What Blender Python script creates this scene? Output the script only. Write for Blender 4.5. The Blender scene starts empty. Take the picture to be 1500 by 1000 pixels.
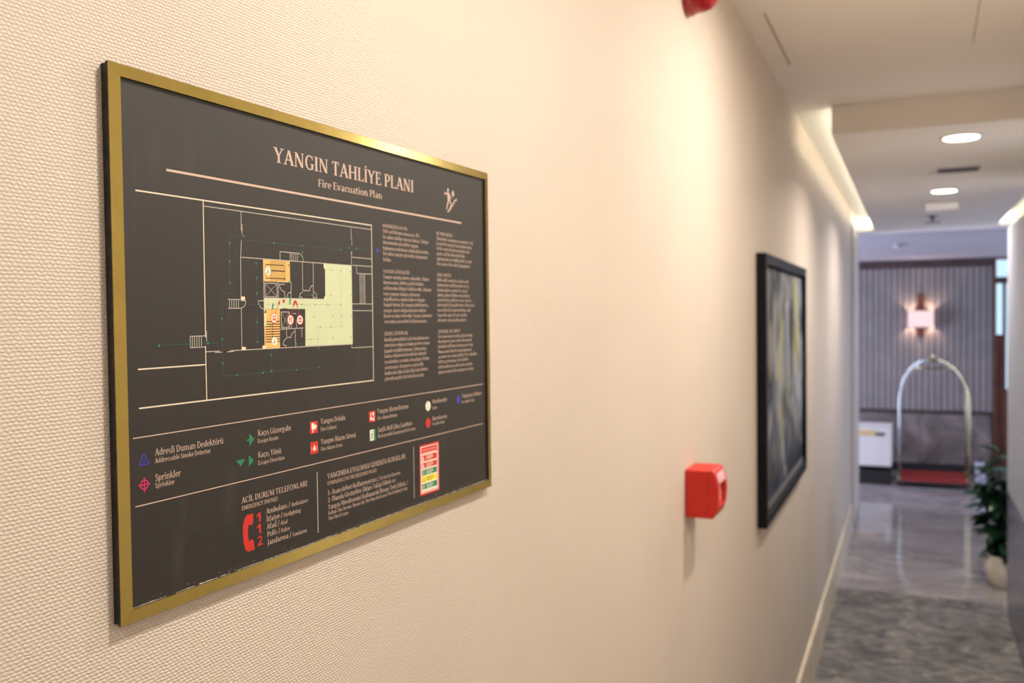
import bpy, bmesh, math, random
from mathutils import Matrix, Vector
random.seed(7)
PI = math.pi
scene = bpy.context.scene
COL = scene.collection

# ------------------------------------------------------------------ camera
cam_d = bpy.data.cameras.new('camera')
cam_d.sensor_width = 36.0
cam_d.lens = 1340.0 / 1500.0 * 36.0
cam_d.clip_start = 0.02
cam_d.dof.use_dof = True
cam_d.dof.focus_distance = 0.66
cam_d.dof.aperture_fstop = 8.3
cam = bpy.data.objects.new('camera', cam_d)
COL.objects.link(cam)
CAM = Vector((0.44387, 0.0, 1.80))


def cam_basis(yaw, pitch, roll):
    fwd = Vector((-math.sin(yaw) * math.cos(pitch), math.cos(yaw) * math.cos(pitch), math.sin(pitch)))
    r0 = fwd.cross(Vector((0, 0, 1))).normalized()
    u0 = r0.cross(fwd)
    r = math.cos(roll) * r0 + math.sin(roll) * u0
    u = -math.sin(roll) * r0 + math.cos(roll) * u0
    return r, u, fwd


_r, _u, _f = cam_basis(math.radians(23.53968), math.radians(-1.56642), math.radians(-0.68216))
cam.matrix_world = Matrix(((_r.x, _u.x, -_f.x, CAM.x), (_r.y, _u.y, -_f.y, CAM.y),
                           (_r.z, _u.z, -_f.z, CAM.z), (0, 0, 0, 1)))
scene.camera = cam

# ------------------------------------------------------------------ world, exposure
world = bpy.data.worlds.new('world')
scene.world = world
world.use_nodes = True
_bg = world.node_tree.nodes['Background']
_bg.inputs[0].default_value = (0.62, 0.80, 1.0, 1)
_bg.inputs[1].default_value = 1.4
vs = scene.view_settings
vs.view_transform = 'Standard'
vs.look = 'None'
vs.gamma = 1.0
vs.exposure = 0.0
vs.use_curve_mapping = False

# large lights: daylight coming in through the lobby glazing on the right
def area(name, loc, rot, sx, sy, power, col, shape='RECTANGLE', spread=PI):
    d = bpy.data.lights.new(name, 'AREA')
    d.shape = shape
    d.size = sx
    d.size_y = sy
    d.energy = power
    d.color = col
    d.spread = spread
    o = bpy.data.objects.new(name, d)
    o.location = loc
    o.rotation_euler = rot
    COL.objects.link(o)
    return o


area('lobby_daylight', (3.92, 9.6, 1.25), (0, PI / 2, 0), 2.0, 2.2, 60, (0.62, 0.70, 1.0))
area('lobby_daylight_left', (-2.92, 9.6, 1.25), (0, -PI / 2, 0), 2.0, 2.8, 215, (0.68, 0.71, 0.98))
WARM = (1.0, 0.915, 0.805)
DOWN_NEAR, DOWN_FAR = 17.6, 17.0

# ------------------------------------------------------------------ materials
MATS = {}


def nodes(m):
    return m.node_tree.nodes, m.node_tree.links


def mat(name, col, rough=0.5, metal=0.0, spec=0.5, var=0.06, scale=30.0, bump=0.0, bscale=200.0, emit=None, es=0.0):
    """plain procedural surface: a little noise in colour, optional fine relief"""
    if name in MATS:
        return MATS[name]
    m = bpy.data.materials.new(name)
    m.use_nodes = True
    n, l = nodes(m)
    b = n['Principled BSDF']
    b.inputs['Roughness'].default_value = rough
    b.inputs['Metallic'].default_value = metal
    b.inputs['Specular IOR Level'].default_value = spec
    tc = n.new('ShaderNodeTexCoord')
    nz = n.new('ShaderNodeTexNoise')
    nz.inputs['Scale'].default_value = scale
    nz.inputs['Detail'].default_value = 4
    l.new(tc.outputs['Object'], nz.inputs['Vector'])
    r = n.new('ShaderNodeValToRGB')
    r.color_ramp.elements[0].position = 0.3
    r.color_ramp.elements[1].position = 0.7
    r.color_ramp.elements[0].color = tuple(c * (1 - var) for c in col) + (1,)
    r.color_ramp.elements[1].color = tuple(min(1, c * (1 + var)) for c in col) + (1,)
    l.new(nz.outputs['Fac'], r.inputs['Fac'])
    l.new(r.outputs['Color'], b.inputs['Base Color'])
    if bump:
        n2 = n.new('ShaderNodeTexNoise')
        n2.inputs['Scale'].default_value = bscale
        l.new(tc.outputs['Object'], n2.inputs['Vector'])
        bp = n.new('ShaderNodeBump')
        bp.inputs['Strength'].default_value = bump
        bp.inputs['Distance'].default_value = 0.002
        l.new(n2.outputs['Fac'], bp.inputs['Height'])
        l.new(bp.outputs['Normal'], b.inputs['Normal'])
    if emit:
        b.inputs['Emission Color'].default_value = tuple(emit) + (1,)
        b.inputs['Emission Strength'].default_value = es
    MATS[name] = m
    return m


def wallpaper():
    m = bpy.data.materials.new('woven_wallpaper')
    m.use_nodes = True
    n, l = nodes(m)
    b = n['Principled BSDF']
    b.inputs['Roughness'].default_value = 0.62
    b.inputs['Specular IOR Level'].default_value = 0.35
    tc = n.new('ShaderNodeTexCoord')
    mp = n.new('ShaderNodeMapping')
    mp.inputs['Rotation'].default_value = (0, 0, 0)
    sep = n.new('ShaderNodeSeparateXYZ')
    cmb = n.new('ShaderNodeCombineXYZ')
    l.new(tc.outputs['Object'], sep.inputs[0])
    l.new(sep.outputs['Y'], cmb.inputs['X'])
    l.new(sep.outputs['Z'], cmb.inputs['Y'])
    nz = n.new('ShaderNodeTexNoise')
    nz.inputs['Scale'].default_value = 240
    nz.inputs['Detail'].default_value = 2
    l.new(tc.outputs['Object'], nz.inputs['Vector'])
    sub = n.new('ShaderNodeVectorMath'); sub.operation = 'SUBTRACT'
    sub.inputs[1].default_value = (0.5, 0.5, 0.5)
    l.new(nz.outputs['Color'], sub.inputs[0])
    scl = n.new('ShaderNodeVectorMath'); scl.operation = 'SCALE'
    scl.inputs['Scale'].default_value = 0.0022
    l.new(sub.outputs[0], scl.inputs[0])
    add = n.new('ShaderNodeVectorMath'); add.operation = 'ADD'
    l.new(cmb.outputs[0], add.inputs[0])
    l.new(scl.outputs[0], add.inputs[1])
    s2 = n.new('ShaderNodeSeparateXYZ')
    l.new(add.outputs[0], s2.inputs[0])

    def mth(op, a, b_):
        x = n.new('ShaderNodeMath'); x.operation = op
        for i_, v_ in enumerate((a, b_)):
            if v_ is None:
                continue
            if isinstance(v_, (int, float)):
                x.inputs[i_].default_value = v_
            else:
                l.new(v_, x.inputs[i_])
        return x.outputs[0]

    PZ_, PY_ = 0.0024, 0.0038
    row = mth('COSINE', mth('MULTIPLY', s2.outputs['Y'], 2 * PI / PZ_), None)
    alt = mth('COSINE', mth('MULTIPLY', s2.outputs['Y'], PI / PZ_), None)
    col = mth('COSINE', mth('MULTIPLY', s2.outputs['X'], 2 * PI / PY_), None)
    hgt = mth('ADD', mth('MULTIPLY', row, 0.23), mth('MULTIPLY', mth('MULTIPLY', alt, col), 0.27))
    fib = n.new('ShaderNodeTexNoise')
    fib.inputs['Scale'].default_value = 900
    fib.inputs['Detail'].default_value = 2
    l.new(tc.outputs['Object'], fib.inputs['Vector'])
    hsum = mth('ADD', mth('ADD', hgt, mth('MULTIPLY', fib.outputs['Fac'], 0.5)), 0.25)
    bp = n.new('ShaderNodeBump')
    bp.inputs['Strength'].default_value = 0.8
    bp.inputs['Distance'].default_value = 0.00065
    l.new(hsum, bp.inputs['Height'])
    l.new(bp.outputs['Normal'], b.inputs['Normal'])
    big = n.new('ShaderNodeTexNoise')
    big.inputs['Scale'].default_value = 3.0
    big.inputs['Detail'].default_value = 3
    l.new(tc.outputs['Object'], big.inputs['Vector'])
    r = n.new('ShaderNodeValToRGB')
    r.color_ramp.elements[0].position = 0.3
    r.color_ramp.elements[1].position = 0.7
    r.color_ramp.elements[0].color = (0.70, 0.612, 0.53, 1)
    r.color_ramp.elements[1].color = (0.735, 0.648, 0.562, 1)
    l.new(big.outputs['Fac'], r.inputs['Fac'])
    gap_shade = n.new('ShaderNodeValToRGB')  # shade in the weave gaps painted into the colour, mixed with fibre noise
    gap_shade.color_ramp.elements[0].color = (0.74, 0.71, 0.68, 1)
    gap_shade.color_ramp.elements[1].color = (1, 1, 1, 1)
    l.new(hsum, gap_shade.inputs['Fac'])
    mx = n.new('ShaderNodeMix'); mx.data_type = 'RGBA'; mx.blend_type = 'MULTIPLY'
    mx.inputs['Factor'].default_value = 1.0
    l.new(r.outputs['Color'], mx.inputs['A'])
    l.new(gap_shade.outputs['Color'], mx.inputs['B'])
    l.new(mx.outputs['Result'], b.inputs['Base Color'])
    return m


def marble(name, c0, c1, c2, scale, rough, stretch=(1, 1, 1), bump=0.0):
    m = bpy.data.materials.new(name)
    m.use_nodes = True
    n, l = nodes(m)
    b = n['Principled BSDF']
    b.inputs['Roughness'].default_value = rough
    tc = n.new('ShaderNodeTexCoord')
    mp = n.new('ShaderNodeMapping')
    mp.inputs['Scale'].default_value = stretch
    l.new(tc.outputs['Object'], mp.inputs['Vector'])
    nz = n.new('ShaderNodeTexNoise')
    nz.inputs['Scale'].default_value = scale
    nz.inputs['Detail'].default_value = 8
    nz.inputs['Roughness'].default_value = 0.6
    nz.inputs['Distortion'].default_value = 1.4
    l.new(mp.outputs[0], nz.inputs['Vector'])
    r = n.new('ShaderNodeValToRGB')
    e = r.color_ramp.elements
    e[0].position = 0.32; e[0].color = c0 + (1,)
    e[1].position = 0.72; e[1].color = c2 + (1,)
    k = e.new(0.52); k.color = c1 + (1,)
    l.new(nz.outputs['Fac'], r.inputs['Fac'])
    l.new(r.outputs['Color'], b.inputs['Base Color'])
    if bump:
        n2 = n.new('ShaderNodeTexNoise')
        n2.inputs['Scale'].default_value = 400
        l.new(tc.outputs['Object'], n2.inputs['Vector'])
        bp = n.new('ShaderNodeBump')
        bp.inputs['Strength'].default_value = bump
        bp.inputs['Distance'].default_value = 0.003
        l.new(n2.outputs['Fac'], bp.inputs['Height'])
        l.new(bp.outputs['Normal'], b.inputs['Normal'])
    return m


def board_mat():
    """dark printed board with faint rubbed smudges"""
    m = bpy.data.materials.new('dark_printed_board')
    m.use_nodes = True
    n, l = nodes(m)
    b = n['Principled BSDF']
    b.inputs['Specular IOR Level'].default_value = 0.62
    b.inputs['Roughness'].default_value = 0.49
    tc = n.new('ShaderNodeTexCoord')
    mp = n.new('ShaderNodeMapping')
    mp.inputs['Scale'].default_value = (26, 1, 7)
    l.new(tc.outputs['Object'], mp.inputs['Vector'])
    nz = n.new('ShaderNodeTexNoise')
    nz.inputs['Scale'].default_value = 1.2
    nz.inputs['Detail'].default_value = 6
    l.new(mp.outputs[0], nz.inputs['Vector'])
    r = n.new('ShaderNodeValToRGB')
    e = r.color_ramp.elements
    e[0].position = 0.60; e[0].color = (0.0085, 0.0068, 0.0062, 1)
    e[1].position = 0.92; e[1].color = (0.036, 0.031, 0.028, 1)
    l.new(nz.outputs['Fac'], r.inputs['Fac'])
    l.new(r.outputs['Color'], b.inputs['Base Color'])
    return m


def art_mat():
    m = bpy.data.materials.new('abstract_painting')
    m.use_nodes = True
    n, l = nodes(m)
    b = n['Principled BSDF']
    b.inputs['Roughness'].default_value = 0.7
    b.inputs['Specular IOR Level'].default_value = 0.2
    tc = n.new('ShaderNodeTexCoord')

    def layer(scale, stretch, pos0, pos1, seedz, detail=5):
        mp = n.new('ShaderNodeMapping')
        mp.inputs['Scale'].default_value = stretch
        mp.inputs['Location'].default_value = (0, seedz, seedz * 0.7)
        l.new(tc.outputs['Object'], mp.inputs['Vector'])
        z = n.new('ShaderNodeTexNoise')
        z.inputs['Scale'].default_value = scale
        z.inputs['Detail'].default_value = detail
        z.inputs['Distortion'].default_value = 0.8
        l.new(mp.outputs[0], z.inputs['Vector'])
        rr = n.new('ShaderNodeMapRange')
        rr.inputs['From Min'].default_value = pos0
        rr.inputs['From Max'].default_value = pos1
        l.new(z.outputs['Fac'], rr.inputs['Value'])
        return rr.outputs[0]

    def mixc(fac, a, c):
        x = n.new('ShaderNodeMix'); x.data_type = 'RGBA'
        l.new(fac, x.inputs['Factor'])
        if isinstance(a, tuple):
            x.inputs['A'].default_value = a + (1,)
        else:
            l.new(a, x.inputs['A'])
        x.inputs['B'].default_value = c + (1,)
        return x.outputs['Result']

    # painted composition: pale wash in the upper two thirds, dark foot
    sep = n.new('ShaderNodeSeparateXYZ')
    l.new(tc.outputs['Object'], sep.inputs[0])
    up = n.new('ShaderNodeMapRange')
    up.inputs['From Min'].default_value = 0.10
    up.inputs['From Max'].default_value = 0.34
    l.new(sep.outputs['Z'], up.inputs['Value'])

    def mul(a, c):
        x = n.new('ShaderNodeMath'); x.operation = 'MULTIPLY'
        l.new(a, x.inputs[0])
        l.new(c, x.inputs[1])
        return x.outputs[0]

    c = mixc(layer(2.6, (1, 1.3, 1.0), 0.40, 0.62, 1.0), (0.012, 0.014, 0.024), (0.055, 0.066, 0.105))
    c = mixc(mul(layer(3.2, (1, 1.5, 1.2), 0.38, 0.62, 4.2), up.outputs[0]), c, (0.34, 0.36, 0.42))
    c = mixc(mul(layer(3.6, (1, 1.7, 0.75), 0.53, 0.66, 9.1), up.outputs[0]), c, (0.44, 0.42, 0.17))
    c = mixc(layer(5.0, (1, 2, 1.0), 0.62, 0.70, 13.0), c, (0.55, 0.57, 0.60))
    l.new(c, b.inputs['Base Color'])
    return m


def glass_mat():
    m = bpy.data.materials.new('window_glass')
    m.use_nodes = True
    n, l = nodes(m)
    out = n['Material Output']
    n.remove(n['Principled BSDF'])
    tr = n.new('ShaderNodeBsdfTransparent')
    tr.inputs[0].default_value = (0.92, 0.97, 0.97, 1)
    gl = n.new('ShaderNodeBsdfGlossy')
    gl.inputs['Roughness'].default_value = 0.03
    fr = n.new('ShaderNodeFresnel')
    fr.inputs['IOR'].default_value = 1.45
    mx = n.new('ShaderNodeMixShader')
    l.new(fr.outputs[0], mx.inputs[0])
    l.new(tr.outputs[0], mx.inputs[1])
    l.new(gl.outputs[0], mx.inputs[2])
    l.new(mx.outputs[0], out.inputs[0])
    return m


M_WALL = wallpaper()
M_BOARD = board_mat()
M_ART = art_mat()
M_GLASS = glass_mat()
M_GOLD = mat('satin_gold', (0.44, 0.345, 0.105), 0.30, 1.0, var=0.05, scale=60)
_b = M_GOLD.node_tree.nodes['Principled BSDF']
_b.inputs['Anisotropic'].default_value = 1.0          # lengthwise brushing
_t = M_GOLD.node_tree.nodes.new('ShaderNodeTangent')
_t.direction_type = 'RADIAL'
_t.axis = 'X'
M_GOLD.node_tree.links.new(_t.outputs[0], _b.inputs['Tangent'])

M_BLACKCORE = mat('black_board_edge', (0.02, 0.017, 0.016), 0.6, var=0.5, scale=120, bump=0.4, bscale=400)
M_PINK = mat('print_rose_beige', (0.58, 0.425, 0.34), 0.5, scale=200)
M_CREAM = mat('print_cream', (0.72, 0.63, 0.49), 0.5, scale=200)
M_THIN = mat('print_pale_grey', (0.54, 0.49, 0.42), 0.5, scale=200)
M_GREENZ = mat('print_pale_green', (0.56, 0.62, 0.39), 0.5, var=0.03, scale=40)
M_ORANGE = mat('print_orange', (0.80, 0.46, 0.13), 0.5, scale=60)
M_PEACH = mat('print_peach', (0.86, 0.66, 0.45), 0.5, scale=60)
M_DARKPRINT = mat('print_dark_brown', (0.06, 0.035, 0.02), 0.5)
M_GREEN = mat('print_green', (0.012, 0.20, 0.075), 0.5)
M_TEAL = mat('print_teal', (0.02, 0.22, 0.13), 0.5)
M_RED = mat('print_red', (0.58, 0.022, 0.014), 0.5)
M_BLUE = mat('print_blue', (0.035, 0.035, 0.36), 0.5)
M_MAGENTA = mat('print_magenta', (0.60, 0.015, 0.13), 0.5)
M_WHITEP = mat('print_white', (0.82, 0.78, 0.68), 0.5)
M_YELLOW = mat('print_yellow', (0.85, 0.70, 0.05), 0.5)
M_WEAR = mat('chipped_edge_white', (0.62, 0.58, 0.52), 0.8, var=0.4, scale=400)
M_SMUDGE = mat('rubbed_smudge', (0.06, 0.052, 0.048), 0.6, var=0.3, scale=150)
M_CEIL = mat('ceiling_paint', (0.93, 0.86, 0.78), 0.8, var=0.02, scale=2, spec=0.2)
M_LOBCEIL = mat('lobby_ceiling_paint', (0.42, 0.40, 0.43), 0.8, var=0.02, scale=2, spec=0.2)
M_WHITEPAINT = mat('white_paint', (0.75, 0.73, 0.70), 0.6, var=0.02)
M_RWALL = mat('right_wall_paint', (0.40, 0.42, 0.50), 0.45, var=0.03, scale=5)
M_NEARW = mat('near_wall_bounce', (0.90, 0.84, 0.77), 0.6, var=0.02, scale=4)  # bright cream given to unseen walls to raise the bounced light
M_TRIMC = mat('cream_trim', (0.66, 0.58, 0.48), 0.5, var=0.04)
M_TRIMD = mat('grey_trim', (0.36, 0.33, 0.34), 0.5, var=0.04)
M_REDPL = mat('red_plastic', (0.54, 0.016, 0.006), 0.45, var=0.04, scale=20)
M_REDDK = mat('dark_red_plastic', (0.36, 0.010, 0.012), 0.30, var=0.04, scale=20)
M_WHITEPL = mat('white_plastic', (0.80, 0.78, 0.75), 0.4, var=0.02)
M_BLACKFR = mat('black_lacquer', (0.006, 0.006, 0.007), 0.45, spec=0.12, var=0.2)
M_GREYLIP = mat('grey_lip', (0.16, 0.16, 0.18), 0.4, var=0.1)
M_DARK = mat('dark_metal', (0.07, 0.065, 0.065), 0.5, var=0.1)
M_SEAM = mat('ceiling_seam', (0.46, 0.39, 0.33), 0.9, var=0.1)
M_LAMP = mat('lamp_lens', (0.9, 0.88, 0.82), 0.5, emit=(1.0, 0.90, 0.74), es=9.0)
M_LED = mat('led_diffuser', (0.9, 0.88, 0.75), 0.5, emit=(1.0, 0.94, 0.74), es=12.0)
M_LAMP2 = mat('cove_end_lamp', (0.9, 0.88, 0.8), 0.5, emit=(1.0, 0.91, 0.74), es=3.0)
M_EMERG = mat('emergency_lamp_cover', (0.8, 0.78, 0.75), 0.4, emit=(1.0, 0.86, 0.78), es=0.30)
M_DETECT = mat('grey_detector', (0.42, 0.41, 0.45), 0.5)
M_SHADE = mat('sconce_glass', (0.85, 0.68, 0.60), 0.5, emit=(1.0, 0.58, 0.47), es=0.50)
M_WOOD = mat('brown_wood', (0.11, 0.038, 0.022), 0.4, var=0.3, scale=14)
M_CROWN = mat('brown_crown', (0.055, 0.034, 0.032), 0.5, var=0.2, scale=8)
M_SLAT = mat('ribbed_panel', (0.24, 0.215, 0.205), 0.55, var=0.10, scale=6)
M_BRASS = mat('polished_brass', (0.40, 0.36, 0.22), 0.2, 1.0, var=0.05)
M_CHROME = mat('brushed_steel', (0.42, 0.44, 0.42), 0.25, 1.0, var=0.05)
M_REDCARPET = mat('red_cart_carpet', (0.30, 0.016, 0.010), 0.9, var=0.15, scale=120, bump=0.3)
M_TYRE = mat('black_rubber', (0.012, 0.012, 0.013), 0.6)
M_LEAF = mat('dark_green_leaf', (0.016, 0.058, 0.024), 0.30, var=0.45, scale=12)
M_STEM = mat('plant_stem', (0.05, 0.06, 0.03), 0.7)
M_POT = mat('cream_ceramic_pot', (0.72, 0.66, 0.56), 0.3, var=0.03)
M_SOIL = mat('potting_soil', (0.03, 0.02, 0.013), 0.95, var=0.4, scale=90, bump=0.6)
M_BIN = mat('pale_bin_enamel', (0.45, 0.45, 0.55), 0.4)
M_FLOOR = marble('polished_marble', (0.19, 0.165, 0.165), (0.31, 0.275, 0.27), (0.46, 0.42, 0.405), 2.2, 0.07, (1, 2.2, 1))
M_CARPET = marble('cloudy_carpet', (0.055, 0.053, 0.060), (0.145, 0.138, 0.140), (0.32, 0.29, 0.255), 6.0, 0.85, (1, 1.4, 1), bump=0.5)
M_SKIRT = marble('travertine_skirting', (0.62, 0.50, 0.36), (0.76, 0.66, 0.50), (0.86, 0.78, 0.65), 7.0, 0.35)
M_WAINS = marble('brown_marble', (0.10, 0.083, 0.077), (0.19, 0.158, 0.147), (0.33, 0.28, 0.265), 2.6, 0.28)
M_WAINSR = marble('grey_marble', (0.085, 0.09, 0.125), (0.135, 0.14, 0.19), (0.20, 0.205, 0.265), 4.0, 0.22)


# ------------------------------------------------------------------ mesh helpers
class MB:
    def __init__(self):
        self.v, self.f = [], []

    def quad(self, a, b, c, d):
        i = len(self.v)
        self.v += [a, b, c, d]
        self.f.append((i, i + 1, i + 2, i + 3))

    def poly(self, pts):
        i = len(self.v)
        self.v += list(pts)
        self.f.append(tuple(range(i, i + len(pts))))

    def box(self, x0, y0, z0, x1, y1, z1):
        i = len(self.v)
        self.v += [(x0, y0, z0), (x1, y0, z0), (x1, y1, z0), (x0, y1, z0), (x0, y0, z1), (x1, y0, z1), (x1, y1, z1), (x0, y1, z1)]
        for q in ((0, 3, 2, 1), (4, 5, 6, 7), (0, 1, 5, 4), (1, 2, 6, 5), (2, 3, 7, 6), (3, 0, 4, 7)):
            self.f.append(tuple(i + k for k in q))

    def prism(self, pts, axis, a, b):
        """closed outline (2D) extruded along an axis between a and b"""
        def P(p, t):
            return {'x': (t, p[0], p[1]), 'y': (p[0], t, p[1]), 'z': (p[0], p[1], t)}[axis]
        n, i = len(pts), len(self.v)
        self.v += [P(p, a) for p in pts] + [P(p, b) for p in pts]
        self.f.append(tuple(i + k for k in range(n))[::-1])
        self.f.append(tuple(i + n + k for k in range(n)))
        for k in range(n):
            j = (k + 1) % n
            self.f.append((i + k, i + j, i + n + j, i + n + k))

    def lathe(self, prof, c, axis='z', n=20):
        """prof: (radius, height) pairs around an axis through c"""
        i = len(self.v)
        for r, h in prof:
            for k in range(n):
                a = 2 * PI * k / n
                p, q = r * math.cos(a), r * math.sin(a)
                d = {'z': (p, q, h), 'x': (h, p, q), 'y': (p, h, q)}[axis]
                self.v.append((c[0] + d[0], c[1] + d[1], c[2] + d[2]))
        for s in range(len(prof) - 1):
            for k in range(n):
                j = (k + 1) % n
                self.f.append((i + s * n + k, i + s * n + j, i + (s + 1) * n + j, i + (s + 1) * n + k))
        self.f.append(tuple(i + k for k in range(n))[::-1])
        self.f.append(tuple(i + (len(prof) - 1) * n + k for k in range(n)))

    def tube(self, pts, r, n=10):
        pts = [Vector(p) for p in pts]
        i = len(self.v)
        up = None
        for k, p in enumerate(pts):
            t = (pts[min(k + 1, len(pts) - 1)] - pts[max(k - 1, 0)]).normalized()
            if up is None:
                up = Vector((1, 0, 0)) if abs(t.x) < 0.8 else Vector((0, 1, 0))
            a = t.cross(up).normalized()
            up = a.cross(t).normalized()
            for j in range(n):
                an = 2 * PI * j / n
                self.v.append(tuple(p + r * (math.cos(an) * a + math.sin(an) * up)))
        for k in range(len(pts) - 1):
            for j in range(n):
                q = (j + 1) % n
                self.f.append((i + k * n + j, i + k * n + q, i + (k + 1) * n + q, i + (k + 1) * n + j))
        self.f.append(tuple(i + j for j in range(n)))
        self.f.append(tuple(i + (len(pts) - 1) * n + j for j in range(n))[::-1])

    def build(self, name, m, parent=None, smooth=False, bevel=0.0, fix=True):
        me = bpy.data.meshes.new(name)
        me.from_pydata(self.v, [], self.f)
        if fix:
            bm = bmesh.new()
            bm.from_mesh(me)
            bmesh.ops.recalc_face_normals(bm, faces=bm.faces)
            bm.to_mesh(me)
            bm.free()
        me.materials.append(m)
        if smooth:
            for p in me.polygons:
                p.use_smooth = True
        o = bpy.data.objects.new(name, me)
        COL.objects.link(o)
        if parent:
            o.parent = parent
        if bevel:
            b = o.modifiers.new('bevel', 'BEVEL')
            b.width = bevel
            b.segments = 2
            b.limit_method = 'ANGLE'
        return o


def boxo(name, x0, y0, z0, x1, y1, z1, m, parent=None, bevel=0.0):
    b = MB()
    b.box(x0, y0, z0, x1, y1, z1)
    return b.build(name, m, parent, bevel=bevel)


def empty(name, loc, rz=0.0):
    o = bpy.data.objects.new(name, None)
    o.location = loc
    o.rotation_euler = (0, 0, rz)
    o.empty_display_size = 0.05
    COL.objects.link(o)
    return o


def tag(o, label, cat, group=None):
    o['label'] = label
    o['category'] = cat
    if group:
        o['group'] = group
    return o


def struct(o, label=None):
    o['kind'] = 'structure'
    if label:
        o['label'] = label
    return o


def smooth_angle(o, deg=40):
    me = o.data
    for p in me.polygons:
        p.use_smooth = True
    me.set_sharp_from_angle(angle=math.radians(deg))


# ------------------------------------------------------------------ setting
SY = math.radians(2.06755)     # the near stretch of wall is out of true by two degrees
YB = 1.4                       # where it meets the straight run
YEND = 9.1
ZC, ZD, ZL = 2.648, 2.531, 2.377   # near ceiling, dropped ceiling, lobby ceiling
YSTEP, YDROP, YFAR = 4.0, 9.2, 11.2
XR = 0.966                     # right wall face


def xwall(y):
    w = 0.25
    if y < YB - w:
        return (y - YB) * math.tan(SY)
    if y > YB + w:
        return 0.0
    t = (y - (YB - w)) / (2 * w)
    return -math.tan(SY) * w * (1 - t) ** 2


wl = MB()
ys = [-3.0, 0.0, 0.6, 1.0] + [YB - 0.25 + 0.05 * k for k in range(11)] + [2.5, 4.0, 6.0, 7.92]
for k in range(len(ys) - 1):
    a, b = ys[k], ys[k + 1]
    wl.quad((xwall(a), a, 0), (xwall(b), b, 0), (xwall(b), b, ZC), (xwall(a), a, ZC))
    wl.quad((-0.25, a, 0), (-0.25, a, ZC), (-0.25, b, ZC), (-0.25, b, 0))
    wl.quad((-0.25, a, ZC), (xwall(a), a, ZC), (xwall(b), b, ZC), (-0.25, b, ZC))
    wl.quad((-0.25, a, 0), (-0.25, b, 0), (xwall(b), b, 0), (xwall(a), a, 0))
wl.quad((-0.25, -3, 0), (xwall(-3), -3, 0), (xwall(-3), -3, ZC), (-0.25, -3, ZC))
wl.quad((-0.25, 7.92, 0), (-0.25, 7.92, ZC), (0, 7.92, ZC), (0, 7.92, 0))
o = struct(wl.build('wall_left', M_WALL, fix=False), 'beige woven wallpapered corridor wall')
bm = bmesh.new(); bm.from_mesh(o.data); bmesh.ops.remove_doubles(bm, verts=bm.verts, dist=1e-5)
bmesh.ops.recalc_face_normals(bm, faces=bm.faces); bm.to_mesh(o.data); bm.free()
smooth_angle(o, 20)

# end of the left wall: grey reveal strip, then a cream pilaster
struct(boxo('trim_1', -0.25, 7.92, 0, -0.012, 8.26, ZD, M_TRIMD), 'grey recessed strip near end of the left wall')
struct(boxo('trim_2', -0.25, 8.26, 0, 0.004, YEND, ZD, M_TRIMC, bevel=0.004), 'cream pilaster closing the left wall')
struct(boxo('wall_left_header', -0.25, 7.92, ZD, -0.001, YEND, ZC, M_CEIL))

sk = MB(); sk.box(-0.03, -2.98, 0.0, 0.004, 7.915, 0.232)
# skirting of separate stone lengths
bs = struct(bpy.data.objects.new('baseboard_left', None), 'travertine skirting along the left wall')
COL.objects.link(bs)
y, k = -0.3, 0
tile_me = {}
while y < 7.9:
    ln = min(0.60, 7.915 - y)
    d = 0.002 * ((k * 7) % 3)
    x0, x1 = xwall(y), xwall(y + ln)
    t = MB()
    i0 = [(x0 - 0.004, y + 0.002), (x0 + 0.010 + d, y + 0.002), (x1 + 0.010 + d, y + ln - 0.002), (x1 - 0.004, y + ln - 0.002)]
    t.prism(i0, 'z', 0.0, 0.23)
    t.build('skirting_tile', M_SKIRT, bs, bevel=0.002)
    y += 0.60
    k += 1

# floors
struct(boxo('floor', -3.0, -3.0, -0.05, 4.0, YFAR + 0.2, 0.0, M_FLOOR), 'polished brown grey marble floor')
cp = boxo('carpet', 0.012, -2.9, 0.0, XR - 0.004, 6.28, 0.007, M_CARPET)
tag(cp, 'grey cloudy patterned carpet covering the corridor floor', 'carpet')

# ceilings
cl = struct(boxo('ceiling', -0.25, -3.0, ZC, 4.0, YDROP, ZC + 0.1, M_CEIL), 'beige painted corridor ceiling')
for (x, ya, yb) in ((0.066, 2.685, 3.273),):
    boxo('seam', x - 0.003, ya, ZC - 0.0015, x + 0.003, yb, ZC + 0.01, M_SEAM, cl)
s = MB(); s.tube([(0.619, 2.70, ZC), (0.6185, 2.85, ZC), (0.622, 3.05, ZC), (0.625, 3.25, ZC)], 0.0015, 6)
s.build('crack', M_SEAM, cl)
dc = MB()
dc.box(0.146, YSTEP + 0.02, ZD, 1.12, YDROP, ZD + 0.018)
dc.box(0.24, YSTEP + 0.02, ZD + 0.018, 1.03, YDROP, ZC)
dc.box(0.146, YSTEP, ZD, 1.12, YSTEP + 0.02, ZC)
dco = struct(dc.build('ceiling.001', M_CEIL), 'dropped corridor ceiling with downlights')
boxo('cove_lining', 0.0, YSTEP, ZC - 0.002, 0.239, 8.87, ZC, M_WHITEPAINT, dco)
boxo('cove_lining', 1.031, YSTEP, ZC - 0.002, 1.262, 8.87, ZC, M_WHITEPAINT, dco)
struct(boxo('ceiling.002', 1.262, 6.08, ZD, 4.0, YDROP, ZC - 0.001, M_CEIL), 'dropped ceiling right of cove')
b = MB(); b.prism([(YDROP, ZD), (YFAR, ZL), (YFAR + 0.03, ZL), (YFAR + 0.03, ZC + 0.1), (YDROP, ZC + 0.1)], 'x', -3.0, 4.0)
struct(b.build('ceiling.003', M_LOBCEIL), 'lobby ceiling sloping down beyond the corridor')
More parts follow.
